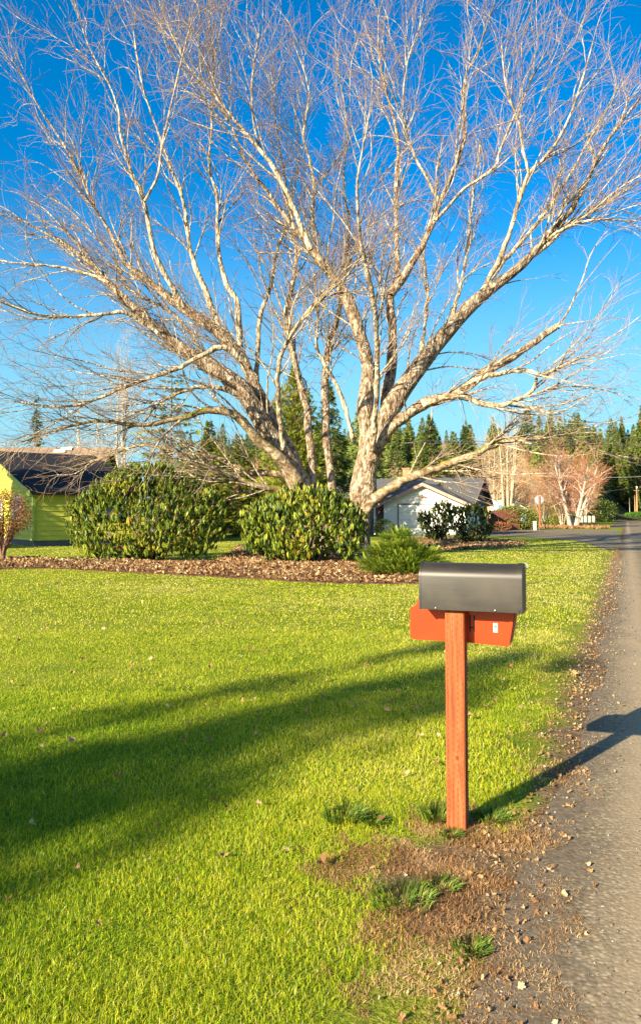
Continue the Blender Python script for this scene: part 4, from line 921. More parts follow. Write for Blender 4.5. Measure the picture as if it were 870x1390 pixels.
def car(base, rz, label, paint, white_low=None, cat='car', name='parked_car', van=False):
    root = empty(name, base, rz, label=label, cat=cat)
    body = [(-2.15,.35),(-2.2,.75),(-2.1,.95),(-1.5,1.02),(-.95,1.42),(.6,1.45),(1.15,1.02),(2.0,.88),(2.2,.65),(2.2,.35)]
    if van: body = [(-2.4,.4),(-2.4,1.9),(-2.2,2.0),(1.0,2.0),(1.5,1.25),(2.3,1.1),(2.4,.7),(2.4,.4)]
    bm = bmesh.new(); prism(bm, body, lambda u, v_, w: (u, w, v_), -0.85, 0.85); bd = bmobj('body', bm, paint, root, bevel=0.05)
    win = [(-1.35,1.03),(-.9,1.36),(.55,1.38),(.98,1.03)] if not van else [(0.3,1.3),(0.3,1.85),(.95,1.85),(1.3,1.3)]
    for s in (-0.855, 0.855):
        bm = bmesh.new(); prism(bm, win, lambda u, v_, w: (u, w, v_), s-0.006, s+0.006); bmobj('side_window', bm, M_glass, root)
    bm = bmesh.new(); x_ = 1.0 if not van else 1.36
    poly(bm, [(-1.56,-.7,1.03),(-1.56,.7,1.03),(-1.01,.65,1.40),(-1.01,-.65,1.40)] if not van else [(-2.41,-.7,1.25),(-2.41,.7,1.25),(-2.41,.65,1.8),(-2.41,-.65,1.8)]); bmobj('rear_window', bm, M_glass, root)
    for wx in (-1.35, 1.35):
        for s in (-0.8, 0.8):
            bm = bmesh.new(); cyl(bm, (wx, s-0.1, .33), (wx, s+0.1, .33), .33, n=16); wh = bmobj('wheel', bm, M_dark, root)
            bm = bmesh.new(); cyl(bm, (wx, s-0.11, .33), (wx, s+0.11, .33), .18, n=12); bmobj('rim', bm, M_zinc, wh)
    for s in (-.7, .7):
        bm = bmesh.new(); box(bm, (-2.2 if not van else -2.41, s*0.85, .8), (.06,.3,.14)); bmobj('tail_light', bm, M_redbr, root)
    return root
car(place(751, 706.8), 1.9, 'red car with a white lower body parked beyond the pale trunks', simple('red_car_paint',(0.6,0.03,0.03),0.3))
car((cpn.location.x-1.0, cpn.location.y-0.5, 0), math.radians(68), 'white van parked under the flat carport roof', M_whitetrim, cat='van', name='parked_van', van=True)
leaf_shrub('hedge', place(869, 706.5), [(0,0,1.0,6,2.0,1.3),(4,0,1.0,5,2,1.4)], 6000, 'bright green clipped hedge right of the far road', mat_leaf('hedge_leaf',[(0,(0.03,0.09,0.01)),(1,(0.10,0.24,0.03))],.6,.2,.2), 0.5, cat='hedge')
leaf_shrub('dark_bush', place(816, 708.5), [(0,0,2.5,3.4,3,2.6),(-1.5,0,1.4,2,2,1.4)], 4000, 'dark green bush beside the far lawn left of the road', LEAF_DK, 0.4)
leaf_shrub('green_bush', place(741, 711.5), [(0,0,1.8,2.3,2,1.9)], 2600, 'mid green bush right behind the pale clumped trunks', LEAF_C, 0.3)
leaf_shrub('yellow_bush', place(772, 713), [(0,0,.9,2.8,1.6,1.0)], 2600, 'low yellow-olive bush at the foot of the reddish tree', LEAF_O, 0.25)
leaf_shrub('grey_green_bush', place(765, 709), [(0,0,1.8,3.6,2,1.7)], 3000, 'grey-green bush left of the reddish tree trunk', LEAF_O, 0.35)
leaf_shrub('far_bush', place(829, 706), [(0,0,1.8,3,2,2.0)], 2000, 'small dark bush left of the carport', LEAF_DK, 0.4)
leaf_shrub('low_green_bush', place(676, 721), [(0,0,.4,1.2,.8,.45)], 900, 'low tan dried clump between the dark rhododendron and the olive bush', LEAF_R, 0.15)

# ================================================================== TREES BEHIND
CON_D = mat_leaf('dark_needles', [(0.0,(0.02,0.04,0.012)),(0.4,(0.06,0.10,0.018)),(0.7,(0.13,0.17,0.025)),(1.0,(0.22,0.24,0.04))], 0.7, 0.15, 0.2)
CON_L = mat_leaf('light_needles', [(0.0,(0.06,0.08,0.008)),(0.4,(0.17,0.20,0.016)),(0.7,(0.30,0.31,0.03)),(1.0,(0.38,0.36,0.06))], 0.7, 0.2, 0.2)
CON_F = mat_leaf('fir_needles', [(0.0,(0.07,0.11,0.03)),(0.4,(0.16,0.22,0.045)),(0.7,(0.26,0.30,0.05)),(1.0,(0.36,0.35,0.08))], 0.7, 0.15, 0.2)
M_ctrunk = simple('conifer_bark', (0.20,0.13,0.085), 0.95, var=.3)
def fan_proto(n=6):
    V = []; Q = []; R = []
    for i in range(n):
        a = (i/(n-1)-.5)*1.9; l = 1-0.35*abs(a); d = np.array([math.cos(a), math.sin(a), random.uniform(-.25,.15)])*l; s = np.array([-d[1], d[0], 0])*0.10+np.array([0,0,random.uniform(-.05,.05)])
        o = len(V); V += [d*.05-s*.5, d*.6-s, d, d*.6+s]; Q.append((o, o+1, o+2, o+3)); R += [random.uniform(-.12,.12)]*4
    return np.array(V), [np.array(Q)], np.array(R)
def conifer(name, base, h, r, label, nb=120, per=7, cs=0.55, mat=None, droop=-0.15, shape='fir', bare=0.08, lobes=0.25, group=None, gapf=0.0, tr=None, seed=None, cat='tree', tlean=(0,0)):
    rg = np.random.default_rng(seed if seed is not None else 5)
    root = empty(name, base, label=label, cat=cat, group=group)
    t = bare+(1-bare)*np.sort(rg.random(nb))**1.05; az = np.arange(nb)*2.39996+rg.normal(size=nb)*0.4
    if shape == 'fir': R_ = r*(1-t)**0.95*(1-lobes*rg.random(nb))+0.12
    elif shape == 'column': R_ = r*np.clip(np.sin(np.pi*np.clip(t*0.86+0.12,0,1))**0.6, 0.05, 1)*(1-lobes*rg.random(nb))*(1-t**4)+0.1
    else: R_ = r*(1-t)**0.5*(0.45+0.55*rg.random(nb))+0.15
    if gapf: R_ *= np.where(rg.random(nb) < gapf, 0.4, 1)
    s = np.sqrt((np.arange(per)+0.6)/per)[None, :]*np.ones((nb, 1)); s = s+rg.normal(size=s.shape)*0.05
    rr = R_[:, None]*s; a2 = az[:, None]+rg.normal(size=s.shape)*(0.16 if shape != 'column' else 0.3)
    z = t[:, None]*h+(droop*rr if shape != 'column' else 0.9*rr)+rg.normal(size=s.shape)*cs*0.18
    if shape == 'cedar': z = t[:, None]*h+0.12*rr-0.05*rr**2
    p = np.stack([rr*np.cos(a2)+tlean[0]*t[:, None]*h, rr*np.sin(a2)+tlean[1]*t[:, None]*h, z], -1).reshape(-1, 3)
    d = np.stack([np.cos(a2), np.sin(a2), np.full_like(a2, -0.25 if shape != 'column' else 1.1)], -1).reshape(-1, 3); d = norm(d+0.35*rg.normal(size=d.shape))
    up = norm(np.array([0, 0, 1.0])+0.45*rg.normal(size=d.shape)); y = norm(np.cross(up, d)); zz = np.cross(d, y)
    v, f, pr = fan_proto(); 
    br = np.repeat(rg.random(nb)*0.35, per)
    V, fs, rn = scatter(v, f, p, np.stack([d, y, zz], -1), cs*(0.7+0.7*rg.random(len(p)))*np.repeat(0.38+0.62*np.clip((1-t)*1.6, 0, 1), per), np.clip(br+0.08+0.45*rg.random(len(p)), 0, 1), pr)
    npmesh('crown', V, fs, mat or CON_D, root, rn)
    tr = tr or h*0.013
    B = [(np.array([[(0,0,-.5),(tlean[0]*h*.5,tlean[1]*h*.5,h*.5),(tlean[0]*h,tlean[1]*h,h)]]), np.array([[tr*1.2, tr*.7, .02]]), 7)]
    bp = np.stack([np.stack([np.zeros(nb)+tlean[0]*t*h, np.zeros(nb)+tlean[1]*t*h, t*h], -1), np.stack([R_*.9*np.cos(az)+tlean[0]*t*h, R_*.9*np.sin(az)+tlean[1]*t*h, t*h+(droop if shape != 'column' else .9)*R_*.9], -1)], 1)
    B.append((bp, np.stack([np.full(nb, tr*.18), np.full(nb, tr*.06)], 1), 3))
    tube_obj('trunk', B, M_ctrunk, root)
    return root
def place_z(px, D, top):                       # base on the ground under pixel column px at distance D; height so that the top meets row top
    p = P(px, 700, D); gz_ = float(hill_z(p[0], D)) if D > 165 else 0.0
    return (p[0], D, max(gz_, 0.0)-0.02), P(px, top, D)[2]-max(gz_, 0)
bs, hh = place_z(48, 95, 536); conifer('spruce', bs, hh, 2.4, 'slim dark spruce standing alone in the sky above the tan roof', 150, 7, 0.6, CON_D, gapf=.35, seed=1)
bs, hh = place_z(232, 52, 498); conifer('cedar', bs, hh, 3.6, 'open layered cedar behind the left limbs of the big tree', 74, 13, 0.42, CON_L, shape='cedar', bare=.25, seed=2, tr=.13)
bs, hh = place_z(399, 50, 496); conifer('cypress', bs, hh, 1.9, 'tall bright columnar cypress between the two main stems of the big tree', 520, 7, 0.38, CON_L, shape='column', bare=.0, seed=3, lobes=.35)
bs, hh = place_z(446, 56, 520); conifer('fir', bs, hh, 2.9, 'dark pointed fir right of the bright columnar cypress', 260, 8, 0.5, CON_D, bare=.03, seed=4)
bs, hh = place_z(372, 62, 545); conifer('fir', bs, hh, 2.2, 'narrow mid green fir half hidden left of the bright cypress', 170, 7, 0.5, CON_L, bare=.03, seed=14)
bs, hh = place_z(492, 74, 538); conifer('fir', bs, hh, 3.6, 'broad brownish-green fir behind the right main stem', 220, 8, 0.6, CON_F, bare=.03, seed=5)
bs, hh = place_z(585, 95, 566); conifer('fir', bs, hh, 5.0, 'dark wide fir behind the grey roof, left one', 230, 9, 0.8, CON_D, bare=.03, seed=6)
bs, hh = place_z(632, 105, 578); conifer('fir', bs, hh, 5.0, 'dark wide fir behind the grey roof, right one', 230, 9, 0.8, CON_D, bare=.03, seed=7)
bs, hh = place_z(325, 56, 592); conifer('yew', bs, hh, 2.9, 'shaggy green conifer left of the cypress beyond the mossy limb', 240, 8, 0.5, CON_L, bare=.0, seed=8)
bs, hh = place_z(283, 66, 572); conifer('yew', bs, hh, 3.4, 'shaggy green conifer above the right shoulder of the big rhododendron', 240, 8, 0.55, CON_L, bare=.0, seed=9)
bs, hh = place_z(258, 50, 630); conifer('yew', bs, hh, 2.6, 'low feathery green conifer just over the big rhododendron', 200, 8, 0.42, CON_L, bare=.0, seed=10)
bs, hh = place_z(540, 84, 590); conifer('fir', bs, hh, 3.6, 'small dark fir rising over the chimney', 180, 8, 0.6, CON_D, bare=.0, seed=12)

# firs on the hill
protos = []
for k, (r_, sd_) in enumerate(((4.3, 21), (3.7, 22), (5.0, 23))):
    protos.append(conifer('hill_fir', (0, 0, 0), 20, r_, 'x', 300, 6, 0.95, CON_F, bare=.04, droop=-.3, seed=sd_))
rg = np.random.default_rng(77); spots = []
tries = 0
while len(spots) < 290 and tries < 20000:
    tries += 1; Y = rg.uniform(185, 400); px = rg.uniform(215, 930) if rg.random() < 0.62 else rg.uniform(740, 960)
    x = (px-CX)/F*Y
    if abs(x-ROADK*Y-2) < 11 and Y < 300: continue
    if Y < 230 and px < 800 and rg.random() < .5: continue
    if any((x-a)**2+(Y-b_)**2 < 22 for a, b_, _ in spots): continue
    spots.append((x, Y, px))
for i, (x, Y, px) in enumerate(spots):
    z = float(hill_z(x, Y)); s = rg.uniform(.5, 1.22)*(0.92 if px < 700 else 1.05)
    pr_ = protos[i % 3]
    if i < 3: o = pr_; o.location = (x, Y, z); o.scale = (s, s, s)
    else: o = copy_tree(pr_, (x, Y, z), rg.uniform(0, 6.28), (s*rg.uniform(.85,1.5), s))
    tagit(o, 'green fir among the many on the wooded hill beyond the street', 'tree', 'firs on the wooded hill')

# bare broad-leaved trees
def bare(name, base, h, label, spread=0.5, nst=4, r0=0.16, sd=1, twigmat=None, barkmat=None, lv=(0.55, 0.45, 0.4), lean=0.35, group=None, rend=0.012, ang=(15, 45), stem_len=0.8, droop=0.0):
    rg = np.random.default_rng(sd); root = empty(name, base, label=label, cat='tree', group=group); st = []
    for i in range(nst):
        a = i/nst*2*math.pi+rg.uniform(-.6, .6); l = lean*rg.uniform(.4, 1.2)*spread; hh = h*stem_len*rg.uniform(.8, 1.05)
        d = np.array([math.cos(a), math.sin(a), 0]); b0 = d*r0*1.2
        pts = [b0-np.array([0,0,.2]), b0+d*l*h*.15+np.array([0,0,hh*.25]), b0+d*l*h*.38+np.array([0,0,hh*.6])+rg.normal(size=3)*.15, b0+d*l*h*.6+np.array([0,0,hh])]
        q_, r_ = resample(pts, [r0, r0*.8, r0*.5, .02], 16); st.append((q_, r_))
    sp_ = np.array([s[0] for s in st]); sr = np.array([s[1] for s in st])
    sc_ = h/10
    g1, q1 = grow(sp_, sr, lv[0]*sc_, .18, (h*.16, h*.38*spread+h*.12), ang, .5, .06*sc_, rend, 8, .2, 0.12/sc_, np.array([0,0,h*.3]), .08/sc_, rng=rg)
    g2, q2 = grow(g1, q1, lv[1]*sc_, .12, (h*.06, h*.17), (20, 50), .6, .03*sc_, rend*.75, 5, .3, 0.1-droop, rng=rg, ends=True)
    g3, q3 = grow(g2, q2, lv[2]*sc_, .1, (h*.03, h*.08), (20, 55), .7, .014*sc_, rend*.6, 4, .3, 0.15-droop, rng=rg, ends=True)
    tube_obj('trunk', [(sp_, sr, 8)], barkmat or M_branch, root)
    tube_obj('branches', [(g1, q1, 4)], barkmat or M_branch, root)
    tube_obj('crown', [(g2, q2, 3), (g3, q3, 3)], twigmat or M_twig, root)
    return root
M_pale = simple('pale_alder_bark', (0.46,0.36,0.22), 0.8, var=.3, bumpscale=8, bd=.02)
M_white = simple('white_tree_bark', (0.50,0.43,0.32), 0.8, var=.3, bumpscale=8, bd=.02)
M_redtwig = simple('reddish_twigs', (0.42,0.17,0.085), 0.85, var=.35)
M_tantwig = simple('tan_twigs', (0.46,0.30,0.16), 0.85, var=.35)
M_pinktwig = simple('pinkish_grey_twigs', (0.50,0.39,0.30), 0.85, var=.3)
bs, hh = place_z(165, 60, 478); bare('birch', bs, hh, 'pale thin-twigged birch behind the tan roof at the left', .55, 3, .15, 31, M_pinktwig, M_white, lean=.10, stem_len=.95, lv=(.42,.42,.4), rend=.011)
bs, hh = place_z(118, 68, 520); bare('birch', bs, hh, 'lower pale birch left of the taller one', .6, 3, .12, 32, M_pinktwig, M_white, lean=.25, stem_len=.9, lv=(.5,.45,.45), rend=.011)
bs, hh = place_z(722, 80, 548); bs = (bs[0], G(722, 717)[1], 0); hh *= bs[1]/80; bare('alder', bs, hh*0.97, 'clump of pale straight trunks behind the octagonal sign', .5, 6, .19, 33, M_tantwig, M_pale, lean=.26, stem_len=.98, lv=(.85,.7,.6), rend=.016, ang=(12,38))
bs, hh = place_z(777, 96, 598); bare('maple', bs, hh, 'reddish-twigged tree with a thick whitish trunk beside the far road', .8, 6, .27, 34, M_redtwig, M_white, lean=.5, stem_len=.85, lv=(.26,.32,.30), rend=.016, ang=(25,65), droop=.05)
bs, hh = place_z(668, 98, 566); bare('alder', bs, hh, 'leaning tan-trunked tree above the fence', .7, 4, .2, 35, M_tantwig, M_pale, lean=.4, lv=(.45,.45,.42), rend=.016)
bp_ = [bare('scrub_tree', (0,0,0), 11, 'x', .8, 5, .15, 41, M_redtwig, M_pale, lean=.55, lv=(.4,.42,.4), rend=.02),
       bare('scrub_tree', (0,0,0), 12, 'x', .8, 4, .15, 42, M_tantwig, M_pale, lean=.5, lv=(.4,.42,.4), rend=.02),
       bare('scrub_tree', (0,0,0), 10, 'x', .9, 5, .14, 43, simple('orange_brown_twigs',(0.40,0.20,0.07),.85,var=.3), M_branch, lean=.6, lv=(.4,.42,.4), rend=.02)]
spots2 = []; tries = 0
while len(spots2) < 150 and tries < 9000:
    tries += 1; r_ = rg.random()
    if r_ < .72: px = rg.uniform(560, 850); Y = rg.uniform(108, 290)
    else: px = rg.uniform(235, 560); Y = rg.uniform(85, 220)
    x = (px-CX)/F*Y
    if abs(x-ROADK*Y-2) < 9: continue
    if any((x-a)**2+(Y-b_)**2 < 16 for a, b_ in spots2): continue
    spots2.append((x, Y))
for i, (x, Y) in enumerate(spots2):
    pr_ = bp_[i % 3]; s = rg.uniform(.75, 1.2)
    if Y < 130: s *= 0.85
    if x < 15: s *= 0.8
    z = max(float(hill_z(x, Y)) if Y > 165 else 0, 0)
    if i < 3: o = pr_; o.location = (x, Y, z); o.scale = (s, s, s)
    else: o = copy_tree(pr_, (x, Y, z), rg.uniform(0, 6.28), (s, s*rg.uniform(.9,1.1)))
    tagit(o, 'reddish-brown leafless tree in the thicket below the wooded hill', 'tree', 'bare trees in the thicket')
# the tall fir behind the photographer and the trees left of the frame, whose shade falls on the lawn and on the house
ap_ = G(722, 884); hs2 = 15.0; bsx = (ap_[0]-1.58*hs2, ap_[1]-1.75*hs2, 0)
conifer('fir', bsx, hs2, 3.3, 'tall slim fir behind the left of the view that shades the lawn', 330, 8, 0.55, CON_D, bare=.12, seed=51, lobes=.75, gapf=.3)
e1 = (C1[0]-12.0, C1[1]-10.4, 0)
conifer('fir', e1, 16, 4.6, 'bushy fir left of the view in front of the yellow-green house', 620, 9, 0.75, CON_D, bare=.05, seed=52, gapf=.2)
for (px, py, k_, r_, sd_, lab) in ((-30, 1165, 10.0, 1.5, 53, 'slim sparse young fir behind the left of the view, nearer of two'), (120, 985, 11.5, 1.5, 54, 'slim sparse young fir behind the left of the view, farther of two')):
    g_ = G(px, py); conifer('fir', (g_[0]-1.58*k_, g_[1]-1.75*k_, 0), k_+2.6, r_, lab, 150, 5, 0.42, CON_D, bare=.15, seed=sd_, lobes=.7, gapf=.35)

# ================================================================== GRASS
rg = np.random.default_rng(5)
def lawn_ok(x, y, dens_edge=True):
    u = x-ROADK*y
    un = u+(vnoise(x, y, 3.5, 1)-.5)*.5+(vnoise(x, y, 13, 2)-.5)*.16
    ok = un < -0.62
    ok &= ~inpoly(x, y, BED1) & ~inpoly(x, y, BED2)
    d = np.hypot(x-0.72, (y-3.10)*0.85); ringr = 0.58+(vnoise(x, y, 3, 7)-.5)*.45+(vnoise(x, y, 11, 17)-.5)*.25
    return ok & (d > ringr), (d-ringr), un
side_near = None
def in_side(x, y):                             # keep the blades off the side street
    return inpoly(x, y, [(p[0], p[1]) for p in far]+[(p[0], p[1]) for p in near])
def blades(zones, maskfn, hgt, wid, lean=0.45, colf=None, tri=False):
    V = []; Fq = []; Ft = []; R = []; off = 0
    for (y0, y1, dens, hs_k, ws_k, two) in zones:
        area_x = lambda y: 0.46*y+0.7
        n = int(dens*(y1-y0)*(area_x(y0)+area_x(y1)))
        y = rg.uniform(y0, y1, n*2); x = rg.uniform(-1, 1, n*2)*area_x(y1); k = np.abs(x) < area_x(y); x = x[k][:n]; y = y[k][:n]
        k = maskfn(x, y); x = x[k]; y = y[k]; n = len(x)
        clump = vnoise(x, y, 5, 31)*.6+vnoise(x, y, 17, 32)*.4
        hh = hgt*hs_k*(0.45+0.9*clump)*(0.6+0.7*rg.random(n)); ww = wid*ws_k*(0.7+0.6*rg.random(n))
        az = rg.uniform(0, 2*np.pi, n); la = rg.uniform(0, 2*np.pi, n); le = hh*np.abs(rg.normal(size=n))*lean
        s = np.stack([np.cos(az), np.sin(az), np.zeros(n)], 1)*ww[:, None]/2; b0 = np.stack([x, y, np.full(n, -0.002)], 1)
        ln = np.stack([np.cos(la)*le, np.sin(la)*le, np.zeros(n)], 1)
        tip = b0+ln+np.array([0,0,1])*np.maximum(hh[:, None]-le[:, None]*.35, .006)
        c = colf(x, y, n)
        if two:
            mid = b0+ln*.35+np.array([0,0,1])*hh[:, None]*.55
            v = np.stack([b0-s, b0+s, mid+s*.8, mid-s*.8, tip], 1); idx = off+np.arange(n)[:, None]*5
            Fq.append(idx+np.array([0,1,2,3])); Ft.append(idx+np.array([3,2,4])); R.append(np.repeat(c, 5)); off += n*5
        else:
            v = np.stack([b0-s, b0+s, tip], 1); idx = off+np.arange(n)[:, None]*3; Ft.append(idx+np.array([0,1,2])); R.append(np.repeat(c, 3)); off += n*3
        V.append(v.reshape(-1, 3))
    return np.concatenate(V), [np.concatenate(a) for a in (Fq, Ft) if a], np.concatenate(R)
GR = mat_leaf('grass_blade', [(0.0,(0.08,0.19,0.006)),(0.3,(0.22,0.35,0.008)),(0.55,(0.46,0.50,0.012)),(0.8,(0.66,0.60,0.045)),(1.0,(0.66,0.54,0.22))], 0.5, 0.4, 0.3)
def gcol(x, y, n):
    b_ = 0.5*vnoise(x, y, 0.6, 41)+0.3*vnoise(x, y, 2.1, 42)+0.2*vnoise(x, y, 7, 43)
    u = x-ROADK*y; yel = np.clip(1-(-u-0.6)/2.2, 0, 1)*.22+np.clip((y-4)/9, 0, 1)*.36
    r = rg.random(n); return np.clip(-0.02+0.64*b_+yel+0.60*(r-.46)+(rg.random(n) < .07)*.4, 0, 1)
def gmask(x, y):
    ok, d, un = lawn_ok(x, y); thin = np.clip(np.minimum(d*3.5, (-0.62-un)*3.0), 0.12, 1); return ok & (rg.random(len(x)) < thin)
v, fs, rr = blades([(1.75, 2.9, 24000, .95, .62, True), (2.9, 4.2, 20000, .95, .68, True), (4.2, 6.5, 9500, .95, .9, True), (6.5, 10, 3400, .95, 1.4, False), (10, 16, 800, .9, 3.2, False), (16, 26, 320, .9, 5.5, False), (26, 46, 110, .95, 9, False)],
                   lambda x, y: gmask(x, y) & ~in_side(x, y), 0.033, 0.0036, .9, gcol)
tagit(npmesh('grass', v, fs, GR, None, rr), 'short yellow-green lawn grass round the mailbox and shrubs', 'grass', kind='stuff'); print('grass verts', len(v))
DRY = mat_leaf('dry_grass_blade', [(0.0,(0.14,0.07,0.025)),(0.42,(0.36,0.19,0.075)),(0.75,(0.58,0.37,0.165)),(0.95,(0.70,0.52,0.28)),(1.0,(0.16,0.26,0.02))], 0.7, 0.3, 0.2)
def dmask(x, y):
    ok, d, un = lawn_ok(x, y); inring = (d < 0.14) & (un < -0.12); edge = (un > -0.85) & (un < -0.30)
    p = np.where(inring, 0.15+0.85*(vnoise(x, y, 6, 61) > .34), 0)+np.where(edge, .28*(vnoise(x, y, 4, 62) > .4), 0); return rg.random(len(x)) < p
v, fs, rr = blades([(1.9, 4.6, 17000, .75, .8, True), (4.6, 9, 2200, .8, 1.6, True), (9, 26, 300, .8, 3.6, False)], dmask, 0.034, 0.0032, 1.8, lambda x, y, n: np.clip(0.15+.45*vnoise(x, y, 9, 63)+.5*rg.random(n)-.1, 0, 1))
tagit(npmesh('dry_grass', v, fs, DRY, None, rr), 'dead straw-brown grass worn round the foot of the mailbox post', 'dry grass', kind='stuff')
# a few coarse tufts
GT = mat_leaf('tuft_blade', [(0.0,(0.04,0.09,0.008)),(0.7,(0.14,0.22,0.02)),(1.0,(0.3,0.32,0.05))], 0.5, 0.35, 0.3)
for (px, py, hgt, rad, lab) in ((592, 1112, .085, .075, 'dark green grass tuft left of the post foot'), (667, 1112, .05, .085, 'flat green weed tuft in the shadow right of the post'), (612, 1135, .035, .05, 'small weed at the front of the post foot'), (597, 1205, .04, .07, 'pale green rosette weed in the dead grass below the post'), (467, 1112, .085, .10, 'coarse dark green tuft in the lawn left of the dead grass'), (545, 1225, .06, .12, 'green tuft at the lower edge of the dead grass'), (507, 1118, .05, .06, 'small tuft beside a brown leaf'), (640, 1290, .04, .06, 'tiny weed near the dirt edge')):
    g = G(px, py); n = 260; a = rg.uniform(0, 6.28, n); r = rad*np.sqrt(rg.random(n)); V = []; 
    b0 = np.stack([r*np.cos(a), r*np.sin(a), np.full(n, -.004)], 1); hh = hgt*(.4+.8*rg.random(n)); out = np.stack([np.cos(a), np.sin(a), np.zeros(n)], 1)*(hh*(.4+.7*rg.random(n)))[:, None]
    s = np.stack([-np.sin(a+1), np.cos(a+1), np.zeros(n)], 1)*.0026; mid = b0+out*.35+np.array([0,0,1])*hh[:, None]*.6; tip = b0+out+np.array([0,0,1])*hh[:, None]*.85
    v = np.stack([b0-s, b0+s, mid+s, mid-s, tip], 1).reshape(-1, 3); i5 = np.arange(n)[:, None]*5
    o = npmesh('grass_tuft', v, [i5+np.array([0,1,2,3]), i5+np.array([3,2,4])], GT, None, np.repeat(rg.random(n), 5)); o.location = (g[0], g[1], 0.0); tagit(o, lab, 'weed')

# ================================================================== STONES, LITTER, FALLEN LEAVES
ico = bmesh.new(); bmesh.ops.create_icosphere(ico, subdivisions=1, radius=1.0); ico.verts.ensure_lookup_table()
icov = np.array([v.co[:] for v in ico.verts]); icof = np.array([[v.index for v in f.verts] for f in ico.faces]); ico.free()
def stones(name, n, fn, smin, smax, mat, label):
    x, y, z = fn(n); n = len(x); R = frames(norm(np.array([0,0,1.0])+.4*rg.normal(size=(n, 3)))); sc = np.stack([rg.uniform(.7,1.4,n), rg.uniform(.7,1.4,n), rg.uniform(.4,.8,n)], 1)*(smin+(smax-smin)*rg.random(n)**3)[:, None]*(1+np.clip(y-4,0,30)*.10)[:, None]
    pv = icov*1.0; v = np.einsum('nij,nvj->nvi', R, pv[None]*sc[:, None, :]*(1+.22*rg.normal(size=(n, len(pv), 1))))+np.stack([x, y, z], 1)[:, None, :]
    f = (icof[None]+(np.arange(n)*len(pv))[:, None, None]).reshape(-1, 3)
    return tagit(npmesh(name, v.reshape(-1, 3), [f], mat, None, np.repeat(rg.random(n), len(pv))), label, 'gravel', kind='stuff')
STN = NB('gravel_stone'); M_stone = STN.done(STN.pbr(STN.ramp(STN.attr(), [(0,(0.06,0.05,0.035)),(.5,(0.16,0.13,0.09)),(.92,(0.27,0.23,0.17)),(1,(0.45,0.40,0.32))]), .9, spec=.2))
def edge_pts(n):
    y = 1.6+rg.random(n)**1.8*24; u = -0.30+rg.normal(size=n)*.17; return u+ROADK*y, y, np.full(n, .006)+.05*np.clip(u+.25, 0, .5)
def road_pts(n):
    y = 1.6+rg.random(n)**1.5*9; u = -0.2+rg.random(n)*2.6; z = .004+.05*(1-((u+.25)/6.6*2-1)**2); return u+ROADK*y, y, z
stones('verge_gravel', 5500, edge_pts, .0018, .0065, M_stone, 'loose small stones along the dirt edge of the road')
stones('road_gravel', 6000, road_pts, .0015, .0055, M_stone, 'fine loose grit lying on the road')
# crumpled leaf
def leaf_mesh(seed, maple=True):
    r = random.Random(seed); n = 20; pts = [(0,0,0)]; 
    for i in range(n):
        a = i/n*2*math.pi; lob = 0.62+0.38*abs(math.cos(2.5*a))**0.7 if maple else (0.5+0.5*abs(math.cos(a)))*(0.9+.1*r.random()); rr = lob*(0.85+.25*r.random())
        pts.append((rr*math.cos(a), rr*math.sin(a)*.85, 0.75*rr*rr*abs(math.sin(a+seed))+r.uniform(-.16,.16)))
    f = np.array([(0, 1+i, 1+(i+1) % n) for i in range(n)]); return np.array(pts), f
DL = mat_leaf('dead_leaf', [(0.0,(0.10,0.045,0.022)),(0.4,(0.27,0.14,0.055)),(0.75,(0.44,0.27,0.12)),(1.0,(0.62,0.49,0.28))], 0.8, 0.25, 0.2)
def litter(name, pts, size, label, cmin=0, cmax=1, lift=.012):
    n = len(pts); parts = []; k = rg.integers(0, 4, n)
    for j in range(4):
        v, f = leaf_mesh(j+3, j == 0); m = k == j; c = m.sum(); R = frames(norm(np.array([0,0,1.0])+.7*rg.normal(size=(c, 3))))
        q_ = pts[m].copy(); q_[:, 2] += lift*(.4+rg.random(c)); parts.append(scatter(v, [f], q_, R, size*(.5+.8*rg.random(c))*(1+0*q_[:, 1]), cmin+(cmax-cmin)*rg.random(c)))
    v, fs, rr = merge(parts); return tagit(npmesh(name, v, fs, DL if cmax <= 1 else DL, None, rr), label, 'leaf litter', kind='stuff')
def in_bed(pl, n, h):
    a = np.array(pl); lo = a.min(0); hi = a.max(0); x = rg.uniform(lo[0], hi[0], n); y = rg.uniform(lo[1], hi[1], n); k = inpoly(x, y, pl); x = x[k]; y = y[k]
    c = a.mean(0); return np.stack([x, y, np.full(len(x), h)], 1)
p = in_bed(BED1, 34000, .02); p = p[(vnoise(p[:,0], p[:,1], 1.3, 70)+.4*RNG.random(len(p))) > .42]; litter('leaf_litter', p, .055, 'brown and tan fallen leaves covering the mulch bed', lift=.05)
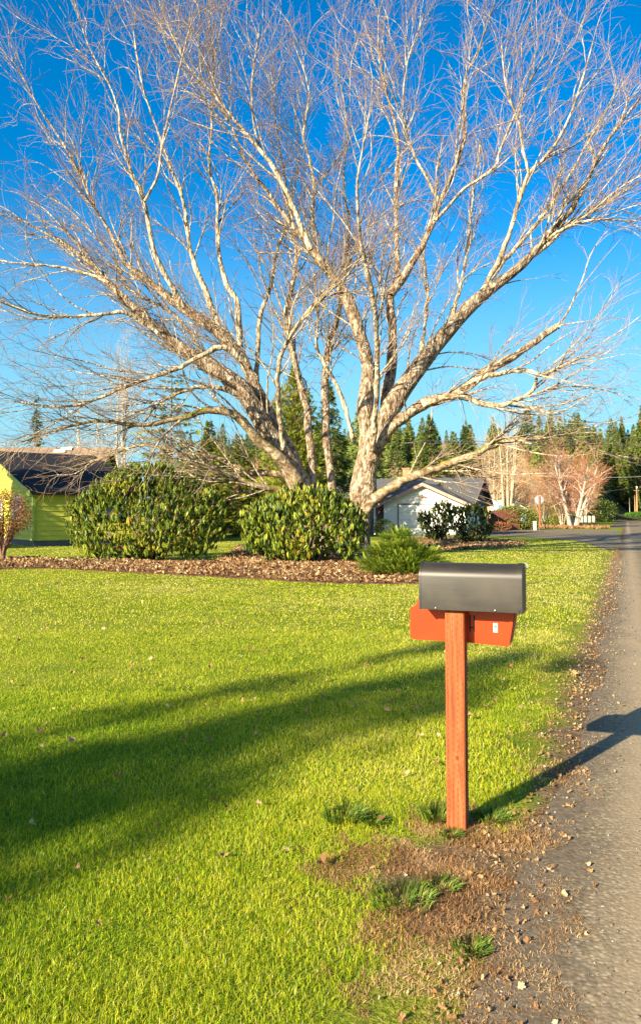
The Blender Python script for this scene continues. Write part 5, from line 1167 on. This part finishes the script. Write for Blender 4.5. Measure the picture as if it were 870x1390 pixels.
p = in_bed(BED2, 7000, .02); litter('leaf_litter', p, .08, 'fallen leaves under the dark rhododendrons', lift=.05)
p = in_bed(STRIP, 9000, .01); litter('leaf_litter', p, .22, 'orange-brown leaf strip along the far lawn edge', .2, .8, lift=.05)
n = 2600; y = 1.7+rg.random(n)**1.1*34; u = -.45+rg.normal(size=n)*.15; litter('verge_litter', np.stack([u+ROADK*y, y, np.full(n, .004)], 1), .013, 'crumbled dry leaves along the dirt edge of the road', .25, 1, lift=.01)
n = 800; y = 5+rg.random(n)*34; x = rg.uniform(-1, 1, n)*.45*y; k = lawn_ok(x, y)[0] & ~in_side(x, y); litter('lawn_litter', np.stack([x[k], y[k], np.full(k.sum(), .028)], 1), .026, 'small dry leaf scraps strewn over the lawn', .4, 1, lift=.012)
# single leaves on the near lawn
LP = []
for j in range(4):
    v, f = leaf_mesh(j+21, False); o = npmesh('fallen_leaf', v, [f], DL, None, np.full(len(v), .3+.2*j)); LP.append(o)
LS = [(437,1180),(283,993),(312,948),(392,1164),(12,1234),(133,1268),(500,1190),(44,1128),(308,1105),(290,1095),(218,960),(228,965),(405,975),(270,982),(300,1172),(345,955),(420,985),(530,960),(455,940),(590,880),(262,880),(330,840),(372,850),(352,1100),(510,900),(245,858),(565,968),(552,1058),(520,1120),(660,965),(670,1005),(700,940),(215,1130),(160,1060),(105,1190),(60,1020),(655,1060),(590,1042),(430,890),(470,870),(140,890),(80,850),(200,830),(395,815),(640,930),(735,880),(760,850),(715,990),(745,1010),(770,935)]
for i, (px, py) in enumerate(LS):
    g = G(px, py); o = LP[i % 4] if i < 4 else LP[i % 4].copy()
    if i >= 4: COL.objects.link(o)
    s = random.uniform(.013, .026)*(1.25 if i in (4, 0) else 1); o.location = (g[0], g[1], .034); o.scale = (s, s, s*1.1); o.rotation_euler = (random.uniform(-.5,.5), random.uniform(-.5,.5), random.uniform(0, 6.28))
    tagit(o, 'single curled brown leaf lying on the lawn grass', 'leaf', 'fallen leaves on the near lawn')
